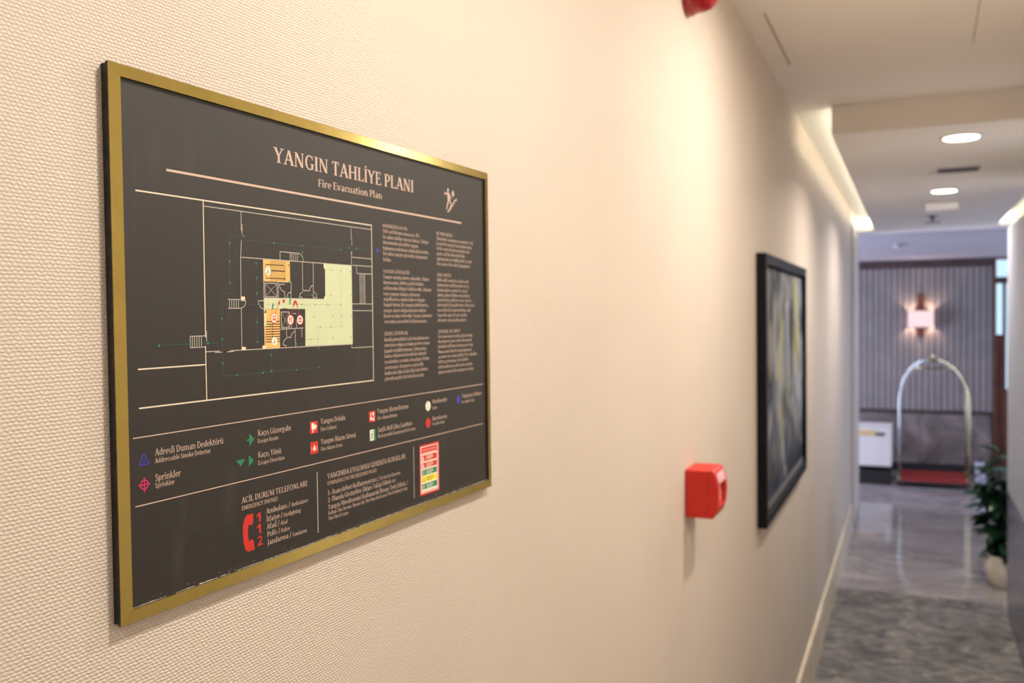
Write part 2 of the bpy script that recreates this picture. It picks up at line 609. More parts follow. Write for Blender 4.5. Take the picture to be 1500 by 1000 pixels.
for nm, x0, x1, m in (('trim_3', 0.0, 0.146, M_WHITEPAINT), ('trim_4', 1.12, 1.262, M_WHITEPAINT)):
    struct(boxo(nm, x0, 8.87, ZD, x1, YDROP, ZC, m), 'white end of the ceiling cove')

# right wall: light upper volume over grey stone wainscot, recessed above
struct(boxo('wall_right', XR, 3.9, 0.745, 1.262, 6.07, 2.285, M_RWALL, bevel=0.004), 'pale painted end of right wall')
struct(boxo('wall_right_near', XR, -3.0, 0.745, 1.262, 3.9, 2.285, M_NEARW), 'unseen right wall beside camera, bright cream to bounce light')
rw = struct(bpy.data.objects.new('wall_right_wainscot', None), 'grey stone wainscot of the right wall'); COL.objects.link(rw)
yy = 6.07
while yy > 0.1:
    y2 = yy - 0.75
    boxo('stone_panel', XR + 0.001, y2 + 0.0015, 0.0, 1.262, yy - 0.0015, 0.743, M_WAINSR, rw, bevel=0.002)
    yy = y2
struct(boxo('wall_right_upper', 1.262, -3.0, 0.0, 1.40, 6.06, ZC, M_WHITEPAINT))
struct(boxo('wall_back', -0.3, -3.1, 0.0, 1.40, -3.0, ZC, M_NEARW))
b = MB(); b.box(-3.1, 6.0, 0, -3.0, YFAR, 0.25); b.box(-3.1, 6.0, 2.25, -3.0, YFAR, ZC); b.box(-3.1, 6.0, 0.25, -3.0, 8.2, 2.25); b.box(-3.1, 11.0, 0.25, -3.0, YFAR, 2.25)
struct(b.build('wall_lobby_left', M_RWALL), 'lobby wall with daylight opening at left')
struct(boxo('wall_lobby_near', -3.0, 5.9, 0.0, -0.25, 6.0, ZC, M_RWALL))
struct(boxo('ceiling.004', -3.0, 6.0, ZD, -0.25, YDROP, ZC, M_CEIL))
struct(boxo('wall_lobby_side', 1.40, 5.95, 0.0, 4.0, 6.06, ZC, M_RWALL))
b = MB(); b.box(4.0, 6.0, 0, 4.1, YFAR, 0.25); b.box(4.0, 6.0, 2.25, 4.1, YFAR, ZC); b.box(4.0, 6.0, 0.25, 4.1, 8.5, 2.25); b.box(4.0, 10.7, 0.25, 4.1, YFAR, 2.25)
struct(b.build('wall_lobby_right', M_RWALL), 'lobby wall with the street window')

# far wall: crown, ribbed panelling, rail, marble wainscot, plinth; a wood-framed glazed door at its right
XD = 1.272
fw = struct(boxo('wall_far', -3.0, YFAR + 0.03, 0.0, XD, YFAR + 0.2, ZC, M_SLAT), 'ribbed far wall of the lobby')
boxo('crown', -3.0, YFAR - 0.03, 2.285, XD, YFAR + 0.03, ZL, M_CROWN, fw, bevel=0.004)
boxo('rail', -3.0, YFAR - 0.015, 0.662, XD, YFAR + 0.03, 0.702, M_CROWN, fw, bevel=0.004)
boxo('plinth', -3.0, YFAR - 0.012, 0.0, XD, YFAR + 0.03, 0.10, M_TYRE, fw)
sl = MB()
x = -0.9
while x < XD - 0.05:
    sl.box(x, YFAR, 0.702, x + 0.053, YFAR + 0.032, 2.285)
    x += 0.064
o = sl.build('slat', M_SLAT, fw); o['kind'] = 'stuff'
x = -0.9
while x < XD - 0.05:
    x1 = min(x + 0.72, XD)
    boxo('marble_panel', x + 0.002, YFAR + 0.002, 0.10, x1 - 0.002, YFAR + 0.03, 0.662, M_WAINS, fw, bevel=0.003)
    x += 0.72
boxo('plain_panel', -3.0, YFAR + 0.01, 0.10, -0.902, YFAR + 0.03, 2.285, M_SLAT, fw)

dr = struct(bpy.data.objects.new('door_1', None), 'brown wood framed glazed door in far wall'); COL.objects.link(dr)
Y0, Y1 = YFAR - 0.02, YFAR + 0.07
boxo('stile', XD, Y0, 0, 1.298, Y1, ZL, M_WOOD, dr, bevel=0.003)
boxo('mullion', 1.362, Y0, 0.0, 1.392, Y1, 2.10, M_WOOD, dr, bevel=0.003)
boxo('stile', 2.05, Y0, 0, 2.12, Y1, ZL, M_WOOD, dr, bevel=0.003)
boxo('transom', 1.298, Y0, 2.095, 2.05, Y1, 2.165, M_CROWN, dr, bevel=0.003)
boxo('head', 1.298, Y0, 2.352, 2.05, Y1, ZL, M_WOOD, dr)
boxo('lower_panel', 1.298, Y0 + 0.02, 0.0, 1.362, Y1 - 0.02, 1.54, M_WOOD, dr, bevel=0.003)
boxo('lower_panel', 1.392, Y0 + 0.02, 0.0, 2.05, Y1 - 0.02, 0.95, M_WOOD, dr, bevel=0.003)
boxo('pane', 1.298, YFAR + 0.02, 2.165, 2.05, YFAR + 0.026, 2.352, M_GLASS, dr)
boxo('pane', 1.298, YFAR + 0.02, 1.54, 1.362, YFAR + 0.026, 2.095, M_GLASS, dr)
boxo('pane', 1.392, YFAR + 0.02, 0.95, 2.05, YFAR + 0.026, 2.095, M_GLASS, dr)
struct(boxo('wall_far_right', 2.12, YFAR, 0.0, 4.1, YFAR + 0.2, ZC, M_RWALL))
struct(boxo('wall_far_header', XD, YFAR + 0.071, ZL, 2.12, YFAR + 0.2, ZC, M_RWALL))

# ------------------------------------------------------------------ cove lights
for nm, xa, lab in (('cove_light', 0.180, 'hidden cream LED strip lighting the cove above the left wall'),
                    ('cove_light', 1.086, 'hidden cream LED strip lighting the cove at the right')):
    t = tag(empty(nm, (xa, 4.06, ZD + 0.018)), lab, 'light strip', 'cove lights')
    sg_ = 1 if xa < 0.5 else -1
    boxo('channel', -0.012, 0.0, 0.0, 0.012, 4.78, 0.005, M_WHITEPL, t)
    boxo('diffuser', -0.010, 0.004, 0.005, 0.010, 4.776, 0.014, M_LED, t)
    xs = sorted((-sg_ * 0.060, -sg_ * 0.165))
    boxo('end_lamp', xs[0], 4.77, 0.012, xs[1], 4.808, 0.085, M_LAMP2, t, bevel=0.004)


# ------------------------------------------------------------------ downlights
def downlight(x, y, z, label, power, group):
    t = tag(empty('downlight', (x, y, z)), label, 'downlight', group)
    r = MB()
    r.lathe([(0.085, 0.0), (0.086, -0.004), (0.082, -0.006), (0.068, -0.004), (0.066, 0.0)], (0, 0, 0), n=32)
    r.build('trim_ring', M_WHITEPL, t, smooth=False)
    d = MB()
    d.lathe([(0.068, -0.0045), (0.066, -0.0065), (0.03, -0.008)], (0, 0, 0), n=32)
    d.build('lens', M_LAMP, t)
    a = area('downlight_lamp', (0, 0, -0.012), (0, 0, 0), 0.12, 0.12, power, WARM, 'DISK', math.radians(172 if z > ZD + 0.05 else 155))
    a.parent = t
    return t


downlight(0.64, 4.30, ZD, 'larger round ceiling downlight, nearer of the two in view', DOWN_FAR, 'round ceiling downlights')
downlight(0.632, 6.15, ZD, 'smaller round ceiling downlight, next to white emergency light', DOWN_FAR, 'round ceiling downlights')
downlight(0.62, 2.08, ZC, 'round ceiling downlight above the fire alarm, out of view', DOWN_NEAR, 'round ceiling downlights')
downlight(0.62, 0.72, ZC, 'round ceiling downlight above the evacuation plan, out of view', DOWN_NEAR * 0.76, 'round ceiling downlights')
downlight(0.62, -0.70, ZC, 'round ceiling downlight behind the camera', DOWN_NEAR * 0.42, 'round ceiling downlights')

# air grille, emergency light, sprinkler, detector
t = tag(empty('ceiling_vent', (0.67, 5.27, ZD)), 'narrow dark air vent between the two ceiling downlights', 'vent')
b = MB()
for (x0, y0, x1, y1) in ((-0.10, -0.075, 0.10, -0.062), (-0.10, 0.062, 0.10, 0.075), (-0.10, -0.062, -0.09, 0.062), (0.09, -0.062, 0.10, 0.062)):
    b.box(x0, y0, -0.006, x1, y1, 0.0)
b.build('frame', M_TRIMD, t)
for k in range(7):
    boxo('slat', -0.09, -0.055 + 0.0165 * k, -0.004, 0.09, -0.049 + 0.0165 * k, 0.0, M_DARK, t)
s = MB(); s.lathe([(0.014, 0), (0.013, -0.012), (0.006, -0.016)], (-0.125, 0.02, 0), n=12); s.build('sensor_bead', M_WHITEPL, t)

t = tag(empty('emergency_light', (0.638, 6.80, ZD)), 'white rectangular emergency light on ceiling behind second downlight', 'emergency light')
boxo('housing', -0.104, -0.03, -0.048, 0.104, 0.03, 0.0, M_WHITEPL, t, bevel=0.006)
boxo('lens', -0.098, -0.032, -0.044, 0.098, -0.0295, -0.008, M_EMERG, t)
boxo('lens', -0.098, -0.028, -0.050, 0.098, 0.028, -0.0475, M_EMERG, t)

t = tag(empty('sprinkler', (0.60, 7.75, ZD)), 'dark ceiling sprinkler hanging beyond the emergency light', 'sprinkler')
s = MB(); s.lathe([(0.035, 0), (0.034, -0.006), (0.010, -0.012), (0.009, -0.045)], (0, 0, 0), n=16); s.build('stem', M_DARK, t)
s = MB(); s.lathe([(0.06, -0.045), (0.062, -0.049), (0.012, -0.053)], (0, 0, 0), n=20); s.build('deflector', M_TRIMD, t)

t = tag(empty('smoke_detector', (0.34, 9.95, ZD - (ZD - ZL) * 0.75 / 2.0)), 'round pale smoke detector on the lobby ceiling', 'detector')
s = MB(); s.lathe([(0.052, 0), (0.052, -0.012), (0.040, -0.030), (0.02, -0.034)], (0, 0, 0), n=20); s.build('housing', M_DETECT, t)
s = MB(); s.lathe([(0.056, 0), (0.056, -0.006), (0.050, -0.007)], (0, 0, 0), n=20); s.build('base_ring', M_TRIMD, t)

# ------------------------------------------------------------------ lettering: an own serif face built from strokes
CE = [('d', 38, -2, 35, -10, 8), ('a', 33, -17, 11, 9, -150, 90, 6, 5)]
FONT = {}


def up(cx, y):
    return [('o', cx - 13, y, 7), ('o', cx + 13, y, 7)]


FONT.update({
    ' ': (26, []),
    'A': (74, [('d', 10, 2, 37, 100, 7), ('d', 63, 2, 37, 100, 15), ('h', 20, 56, 34, 7), ('f', 10, 0), ('f', 63, 0)]),
    'B': (66, [('S', 17, 0, 100), ('h', 17, 36, 97), ('h', 17, 36, 53), ('h', 17, 38, 3), ('a', 34, 76, 23, 24, -90, 90), ('a', 36, 27, 26, 27, -90, 90)]),
    'C': (68, [('a', 40, 50, 34, 52, 48, 312), ('s', 61, 70, 98, 5)]),
    'D': (76, [('S', 17, 0, 100), ('h', 17, 36, 97), ('h', 17, 36, 3), ('a', 34, 50, 36, 50, -90, 90)]),
    'E': (62, [('S', 17, 0, 100), ('h', 17, 54, 97), ('h', 17, 44, 52), ('h', 17, 56, 3), ('s', 53, 79, 100, 5), ('s', 56, 0, 22, 5), ('s', 43, 41, 63, 5)]),
    'F': (58, [('S', 17, 0, 100), ('h', 17, 54, 97), ('h', 17, 44, 50), ('s', 53, 78, 100, 5), ('s', 43, 39, 61, 5)]),
    'G': (74, [('a', 40, 50, 34, 52, 48, 300), ('s', 61, 70, 98, 5), ('S', 60, 4, 42, 'P')]),
    'H': (82, [('S', 17, 0, 100), ('S', 65, 0, 100), ('h', 17, 65, 51)]),
    'I': (36, [('S', 18, 0, 100)]),
    'J': (40, [('S', 22, 0, 100, 'P'), ('a', 10, 0, 19, 20, -100, 0)]),
    'K': (74, [('S', 17, 0, 100), ('d', 24, 44, 58, 98, 7), ('d', 62, 2, 34, 60, 15), ('f', 64, 0), ('f', 58, 95)]),
    'L': (60, [('S', 17, 0, 100), ('h', 17, 56, 3), ('s', 55, 0, 24, 5)]),
    'M': (96, [('S', 15, 0, 100, 'BL', 7), ('S', 80, 0, 100, 'BR', 15), ('d', 18, 100, 47, 8, 15), ('d', 47, 8, 77, 100, 7)]),
    'N': (80, [('S', 15, 0, 100, 'BL', 7), ('S', 65, 0, 100, 'P', 7), ('d', 17, 98, 63, 2, 15)]),
    'O': (80, [('a', 40, 50, 35, 52, 0, 360)]),
    'P': (62, [('S', 17, 0, 100), ('h', 17, 36, 97), ('h', 17, 36, 45), ('a', 34, 71, 26, 29, -90, 90)]),
    'R': (72, [('S', 17, 0, 100), ('h', 17, 36, 97), ('h', 17, 36, 47), ('a', 34, 72, 26, 28, -90, 90), ('d', 62, 2, 36, 48, 15), ('f', 65, 0)]),
    'S': (56, [('a', 28, 74, 21, 27, 40, 270), ('a', 28, 26, 22, 28, -140, 90), ('s', 45, 74, 98, 5), ('s', 9, 2, 26, 5)]),
    'T': (68, [('S', 34, 0, 100, 'B'), ('h', 6, 62, 97), ('s', 8, 78, 100, 5), ('s', 60, 78, 100, 5)]),
    'U': (78, [('S', 17, 28, 100, 'P'), ('S', 62, 28, 100, 'P', 7), ('a', 37.5, 30, 28, 32, 180, 360)]),
    'V': (74, [('d', 11, 98, 37, 0, 15), ('d', 64, 98, 37, 0, 7), ('f', 11, 95), ('f', 64, 95)]),
    'W': (104, [('d', 10, 98, 32, 0, 15), ('d', 52, 98, 32, 0, 7), ('d', 52, 98, 74, 0, 15), ('d', 94, 98, 74, 0, 7), ('f', 10, 95), ('f', 94, 95)]),
    'Y': (70, [('d', 11, 98, 35, 44, 15), ('d', 60, 98, 35, 44, 7), ('S', 35, 0, 48, 'B'), ('f', 11, 95), ('f', 60, 95)]),
    'Z': (64, [('h', 10, 56, 97), ('h', 8, 58, 3), ('d', 14, 3, 50, 97, 15), ('s', 12, 79, 100, 5), ('s', 56, 0, 22, 5)]),
    'a': (57, [('s', 41, 4, 46, 14), ('a', 29, 45, 19, 24, 0, 150), ('a', 27, 19, 20, 20, 35, 325), ('h', 34, 54, 3.5)]),
    'b': (62, [('S', 15, 0, 105, 'L'), ('a', 35, 34, 24, 35, 0, 360)]),
    'c': (52, [('a', 31, 34, 26, 35, 50, 310), ('o', 45, 53, 7)]),
    'd': (64, [('S', 48, 0, 105, 'LR'), ('a', 29, 34, 24, 35, 0, 360)]),
    'e': (56, [('a', 30, 34, 26, 35, 0, 312), ('h', 8, 54, 36)]),
    'f': (40, [('S', 18, 0, 82, 'B'), ('a', 33, 82, 22, 24, 50, 180), ('h', 4, 38, 65)]),
    'g': (60, [('a', 27, 45, 21, 23, 0, 360), ('a', 28, -9, 25, 17, 0, 360, 10, 6), ('d', 13, 6, 17, 26, 8), ('h', 40, 58, 64)]),
    'h': (68, [('S', 15, 0, 105, 'LB'), ('S', 52, 0, 44, 'B'), ('a', 35, 42, 24, 27, 0, 180)]),
    'ı': (34, [('S', 17, 0, 68, 'LB')]),
    'j': (34, [('S', 17, -10, 68, 'L'), ('o', 17, 92, 9), ('a', 6, -10, 18, 18, -100, 0)]),
    'k': (64, [('S', 15, 0, 105, 'LB'), ('d', 22, 30, 48, 66, 7), ('d', 56, 2, 32, 42, 14), ('f', 57, 0), ('f', 50, 63)]),
    'l': (34, [('S', 17, 0, 105, 'LB')]),
    'm': (100, [('S', 15, 0, 68, 'LB'), ('S', 50, 0, 44, 'B'), ('S', 85, 0, 44, 'B'), ('a', 33, 43, 24, 26, 0, 180), ('a', 68, 43, 24, 26, 0, 180)]),
    'n': (68, [('S', 15, 0, 68, 'LB'), ('S', 52, 0, 44, 'B'), ('a', 35, 42, 24, 27, 0, 180)]),
    'o': (60, [('a', 30, 34, 26, 35, 0, 360)]),
    'p': (64, [('S', 15, -28, 68, 'LB'), ('a', 35, 34, 24, 35, 0, 360)]),
    'q': (64, [('S', 48, -28, 68, 'B'), ('a', 28, 34, 24, 35, 0, 360)]),
    'r': (48, [('S', 15, 0, 68, 'LB'), ('a', 34, 44, 21, 24, 60, 180), ('o', 41, 59, 8)]),
    's': (47, [('a', 24, 50, 18, 19, 40, 270, 12, 7), ('a', 24, 18, 19, 19, -140, 90, 12, 7)]),
    't': (41, [('s', 17, 12, 88, 14), ('h', 3, 38, 65), ('a', 29, 14, 19, 15, 180, 300)]),
    'u': (68, [('S', 15, 22, 68, 'L'), ('S', 52, 0, 68, 'LR'), ('a', 33, 25, 25, 26, 180, 360)]),
    'v': (60, [('d', 10, 66, 30, 0, 14), ('d', 50, 66, 30, 0, 7), ('f', 10, 63), ('f', 50, 63)]),
    'w': (88, [('d', 10, 66, 28, 0, 14), ('d', 44, 66, 28, 0, 7), ('d', 44, 66, 61, 0, 14), ('d', 78, 66, 61, 0, 7), ('f', 10, 63), ('f', 78, 63)]),
    'x': (60, [('d', 12, 66, 48, 2, 14), ('d', 48, 66, 12, 2, 7), ('f', 12, 0), ('f', 48, 0), ('f', 12, 63), ('f', 48, 63)]),
    'y': (60, [('d', 10, 66, 32, 0, 14), ('d', 50, 66, 22, -28, 7), ('f', 10, 63), ('f', 50, 63), ('o', 16, -24, 7)]),
    'z': (54, [('h', 8, 46, 65), ('h', 6, 48, 3.5), ('d', 13, 3, 41, 65, 13), ('s', 9, 50, 68, 5), ('s', 46, 0, 18, 5)]),
    '0': (56, [('a', 28, 50, 24, 52, 0, 360)]),
    '1': (46, [('S', 25, 0, 100, 'B'), ('d', 8, 82, 24, 98, 9)]),
    '2': (54, [('a', 26, 73, 22, 28, -25, 170), ('d', 12, 3, 42, 62, 12), ('h', 7, 50, 4, 9)]),
    '.': (22, [('o', 11, 8, 9)]), ',': (22, [('o', 11, 8, 9), ('d', 8, -16, 14, 6, 7)]), ':': (22, [('o', 11, 8, 9), ('o', 11, 56, 9)]),
    '/': (42, [('d', 8, -14, 36, 104, 9)]), '-': (38, [('h', 6, 32, 34, 9)]), "'": (18, [('d', 7, 72, 10, 104, 9)]),
})
FONT['Q'] = (80, FONT['O'][1] + [('d', 66, -16, 44, 10, 13)])
FONT['İ'] = (36, FONT['I'][1] + [('o', 18, 117, 8)])
FONT['i'] = (34, FONT['ı'][1] + [('o', 15, 92, 9)])
FONT['Ç'] = (68, FONT['C'][1] + CE)
FONT['ç'] = (52, FONT['c'][1] + CE)
FONT['Ş'] = (56, FONT['S'][1] + CE)
FONT['ş'] = (47, FONT['s'][1] + CE)
FONT['Ğ'] = (74, FONT['G'][1] + [('a', 40, 122, 15, 13, 180, 360, 6, 6)])
FONT['ğ'] = (60, FONT['g'][1] + [('a', 28, 96, 14, 12, 180, 360, 6, 6)])
FONT['Ü'] = (78, FONT['U'][1] + up(39, 116))
FONT['ü'] = (68, FONT['u'][1] + up(33, 88))
FONT['Ö'] = (80, FONT['O'][1] + up(40, 118))
FONT['ö'] = (60, FONT['o'][1] + up(30, 88))


def text_width(s):
    return sum(FONT[c][0] for c in s)


def write(mb, s, x, y, cap, width=None, place=None, fine=True, wt=1.0):
    """adds the letters of s as flat polygons; (x, y) baseline start in mm, cap height in mm"""
    sc = cap / 100.0
    sx = (width / text_width(s)) if width else sc
    cx = x
    arcn = 14 if fine else 7
    for c in s:
        w, prims = FONT[c]

        def P(a, b_):
            return place(cx + a * sx, y + b_ * sc)

        for p in prims:
            k = p[0]
            if k in 'sS':
                wd = (p[5] if (k == 'S' and len(p) > 5) else (p[4] if k == 's' else 15)) * (wt if k == 'S' else min(1, wt * 1.1))
                xx, ya, yb = p[1], p[2], p[3]
                mb.quad(P(xx - wd / 2, ya), P(xx + wd / 2, ya), P(xx + wd / 2, yb), P(xx - wd / 2, yb))
                if k == 'S':
                    code = p[4] if len(p) > 4 else 'BP'
                    e = 7 * wt
                    if 'B' in code:
                        mb.quad(P(xx - wd / 2 - e, ya), P(xx + wd / 2 + e, ya), P(xx + wd / 2 + e, ya + 5), P(xx - wd / 2 - e, ya + 5))
                    if 'P' in code:
                        mb.quad(P(xx - wd / 2 - e, yb - 5), P(xx + wd / 2 + e, yb - 5), P(xx + wd / 2 + e, yb), P(xx - wd / 2 - e, yb))
                    if 'L' in code:
                        mb.quad(P(xx - wd / 2 - e, yb - 7), P(xx, yb - 7), P(xx, yb), P(xx - wd / 2 - e, yb - 3))
                    if 'R' in code:
                        yr = ya if ya < 5 and code == 'LR' else yb - 5
                        mb.quad(P(xx, yr), P(xx + wd / 2 + e, yr), P(xx + wd / 2 + e, yr + 5), P(xx, yr + 5))
            elif k == 'h':
                t_ = p[4] if len(p) > 4 else 7
                mb.quad(P(p[1], p[3] - t_ / 2), P(p[2], p[3] - t_ / 2), P(p[2], p[3] + t_ / 2), P(p[1], p[3] + t_ / 2))
            elif k == 'd':
                w2 = p[5] * 0.58 * wt
                a, b_, c_, d_ = (p[1], p[2]), (p[3], p[4]), None, None
                if a[1] > b_[1]:
                    a, b_ = b_, a
                mb.quad(P(a[0] - w2, a[1]), P(a[0] + w2, a[1]), P(b_[0] + w2, b_[1]), P(b_[0] - w2, b_[1]))
            elif k == 'a':
                T_, t_ = (p[7], p[8]) if len(p) > 7 else (14, 7)
                T_ *= wt
                ang = abs(p[6] - p[5])
                n = max(3, int(arcn * ang / 180))
                for j in range(n):
                    a0 = math.radians(p[5] + (p[6] - p[5]) * j / n)
                    a1 = math.radians(p[5] + (p[6] - p[5]) * (j + 1) / n)
                    ro, so, ri, si = p[3], p[4], p[3] - T_, p[4] - t_
                    mb.quad(P(p[1] + ri * math.cos(a0), p[2] + si * math.sin(a0)), P(p[1] + ro * math.cos(a0), p[2] + so * math.sin(a0)),
                            P(p[1] + ro * math.cos(a1), p[2] + so * math.sin(a1)), P(p[1] + ri * math.cos(a1), p[2] + si * math.sin(a1)))
            elif k == 'f':
                mb.quad(P(p[1] - 13, p[2]), P(p[1] + 13, p[2]), P(p[1] + 13, p[2] + 5), P(p[1] - 13, p[2] + 5))
            elif k == 'o':
                n = 10 if fine else 6
                mb.poly([P(p[1] + p[3] * math.cos(2 * PI * j / n), p[2] + p[3] * math.sin(2 * PI * j / n)) for j in range(n)])
        cx += w * sx


# ------------------------------------------------------------------ the evacuation plan sign
SW, SH = 532.96, 366.12           # outer size in mm
SD = (math.sin(SY), math.cos(SY))
NN = (math.cos(SY), -math.sin(SY))
Y_S, Z_S = 0.43913, 1.60088
OX, OY = (Y_S - YB) * math.tan(SY), Y_S
sign = tag(empty('evacuation_plan_sign', (OX, OY, Z_S), PI / 2 - SY),
           'dark fire evacuation plan sign in a gold frame on beige wall', 'sign')
# local axes: X along the wall, Z up, -Y out from the wall
boxo('backing_board', 0.0008, -0.0050, 0.0008, SW / 1000 - 0.0008, -0.0001, SH / 1000 - 0.0008, M_BLACKCORE, sign)
boxo('printed_board', 0.004, -0.0056, 0.004, SW / 1000 - 0.004, -0.0049, SH / 1000 - 0.004, M_BOARD, sign)
FL, FR, FT, FB = 9.2, 6.8, 8.0, 8.6


def bar(outline_, name, m, d0, d1):
    """one mitred length; outline is outer, outer, inner, inner; the face slopes from the outer edge up to the inner lip"""
    b_ = MB()
    n_ = len(outline_)
    P3 = [(p[0] / 1000, d, p[1] / 1000) for p, d in zip(outline_, d0)] + [(p[0] / 1000, d1, p[1] / 1000) for p in outline_]
    b_.v = P3
    b_.f = [(0, 1, 2, 3), (7, 6, 5, 4)] + [(k, (k + 1) % 4, 4 + (k + 1) % 4, 4 + k) for k in range(4)]
    return b_.build(name, m, sign)


g = 0.12
BARS = ([(0, SH), (SW, SH), (SW - FR, SH - FT), (FL, SH - FT)],
        [(SW, SH - g), (SW, g), (SW - FR, FB + g), (SW - FR, SH - FT - g)],
        [(SW, 0), (0, 0), (FL, FB), (SW - FR, FB)],
        [(0, g), (0, SH - g), (FL, SH - FT - g), (FL, FB + g)])
for q in BARS:
    bar(q, 'frame_bar', M_GOLD, (-0.0076, -0.0076, -0.0079, -0.0079), -0.0070)
    bar(q, 'frame_rebate', M_BLACKCORE, (-0.0070,) * 4, -0.0049)

LAY = -0.0056


def pl(layer):
    dd = LAY - 0.00005 * layer
    return lambda u, v: (u / 1000, dd, v / 1000)


def print_part(name, m, fn, layer=1, parent=None, label=None):
    b_ = MB()
    fn(b_, pl(layer))
    o_ = b_.build(name, m, parent or sign, fix=False)
    if label:
        o_['label'] = label
    return o_


def rect(mb, P, u0, v0, u1, v1):
    mb.quad(P(u0, v0), P(u1, v0), P(u1, v1), P(u0, v1))


def line(mb, P, u0, v0, u1, v1, t):
    dx, dy = u1 - u0, v1 - v0
    L = math.hypot(dx, dy)
    nx, ny = -dy / L * t / 2, dx / L * t / 2
    mb.quad(P(u0 + nx, v0 + ny), P(u0 - nx, v0 - ny), P(u1 - nx, v1 - ny), P(u1 + nx, v1 + ny))


def pline(mb, P, pts, t):
    for a, b_ in zip(pts[:-1], pts[1:]):
        line(mb, P, a[0], a[1], b_[0], b_[1], t)


def arcl(mb, P, cx, cy, r, a0, a1, t, n=8):
    pts = [(cx + r * math.cos(math.radians(a0 + (a1 - a0) * k / n)), cy + r * math.sin(math.radians(a0 + (a1 - a0) * k / n))) for k in range(n + 1)]
    pline(mb, P, pts, t)


def disc(mb, P, cx, cy, r, n=20):
    mb.poly([P(cx + r * math.cos(2 * PI * k / n), cy + r * math.sin(2 * PI * k / n)) for k in range(n)])


def ring(mb, P, cx, cy, r, t, n=24):
    arcl(mb, P, cx, cy, r, 0, 360, t, n)


def texts(name, m, items, parent=None, fine=True, wt=0.80):
    """items: (string, x0, baseline, x1, cap)"""
    def fn(mb, P):
        for s_, x0, y0, x1, cap in items:
            write(mb, s_, x0, y0, cap, x1 - x0 if x1 else None, P, fine, wt)
    return print_part(name, m, fn, 1, parent)


# heading
texts('title_lettering', M_PINK, [('YANGIN TAHLİYE PLANI', 160.5, 325.1, 372.5, 12.0)], wt=0.96)
texts('subtitle_lettering', M_PINK, [('Fire Evacuation Plan', 216.8, 312.4, 315.0, 6.4)], wt=0.9)
print_part('title_rule', M_PINK, lambda m, P: rect(m, P, 48.4, 302.3, 471.5, 304.0))


def fig_man(m, P):
    disc(m, P, 442.4, 336.0, 1.9)
    m.poly([P(440.6, 333.6), P(445.0, 333.0), P(446.6, 324.6), P(441.8, 324.4)])
    line(m, P, 441.2, 332.6, 435.4, 331.0, 1.5); line(m, P, 435.4, 331.0, 434.6, 333.4, 1.3)
    line(m, P, 444.8, 331.8, 449.6, 327.2, 1.4)
    line(m, P, 443.2, 325.2, 440.6, 319.6, 2.1); line(m, P, 440.6, 319.6, 438.6, 315.2, 1.8)
    line(m, P, 445.4, 325.4, 449.2, 321.4, 2.1); line(m, P, 449.2, 321.4, 446.6, 317.2, 1.8)
    m.poly([P(453.2, 337.6), P(455.8, 333.8), P(455.2, 331.0), P(453.2, 330.2), P(451.2, 331.0), P(450.6, 333.6)])
    pline(m, P, [(440.4, 313.4), (444.6, 313.4), (444.6, 316.4), (448.6, 316.4), (448.6, 319.8), (452.4, 319.8), (452.4, 323.2),
                 (456.2, 323.2), (456.2, 326.6), (460.6, 326.6), (460.6, 329.4)], 1.5)


print_part('running_figure_symbol', M_PINK, fig_man)

# floor plan ----------------------------------------------------------
WV, TV = 0.85, 0.55


def plan_main(m, P):
    line(m, P, 21.4, 285.9, 297.0, 285.9, 1.0)
    line(m, P, 82.4, 285.9, 82.0, 186.6, WV); line(m, P, 81.8, 180.3, 81.9, 141.0, WV)
    line(m, P, 20.2, 140.7, 296.0, 140.7, 1.0)
    line(m, P, 20.0, 166.8, 82.0, 166.8, 0.95)
    line(m, P, 296.3, 286.2, 295.7, 140.6, WV)


plan = print_part('floor_plan', M_CREAM, plan_main)
plan['label'] = 'cream floor plan drawing'


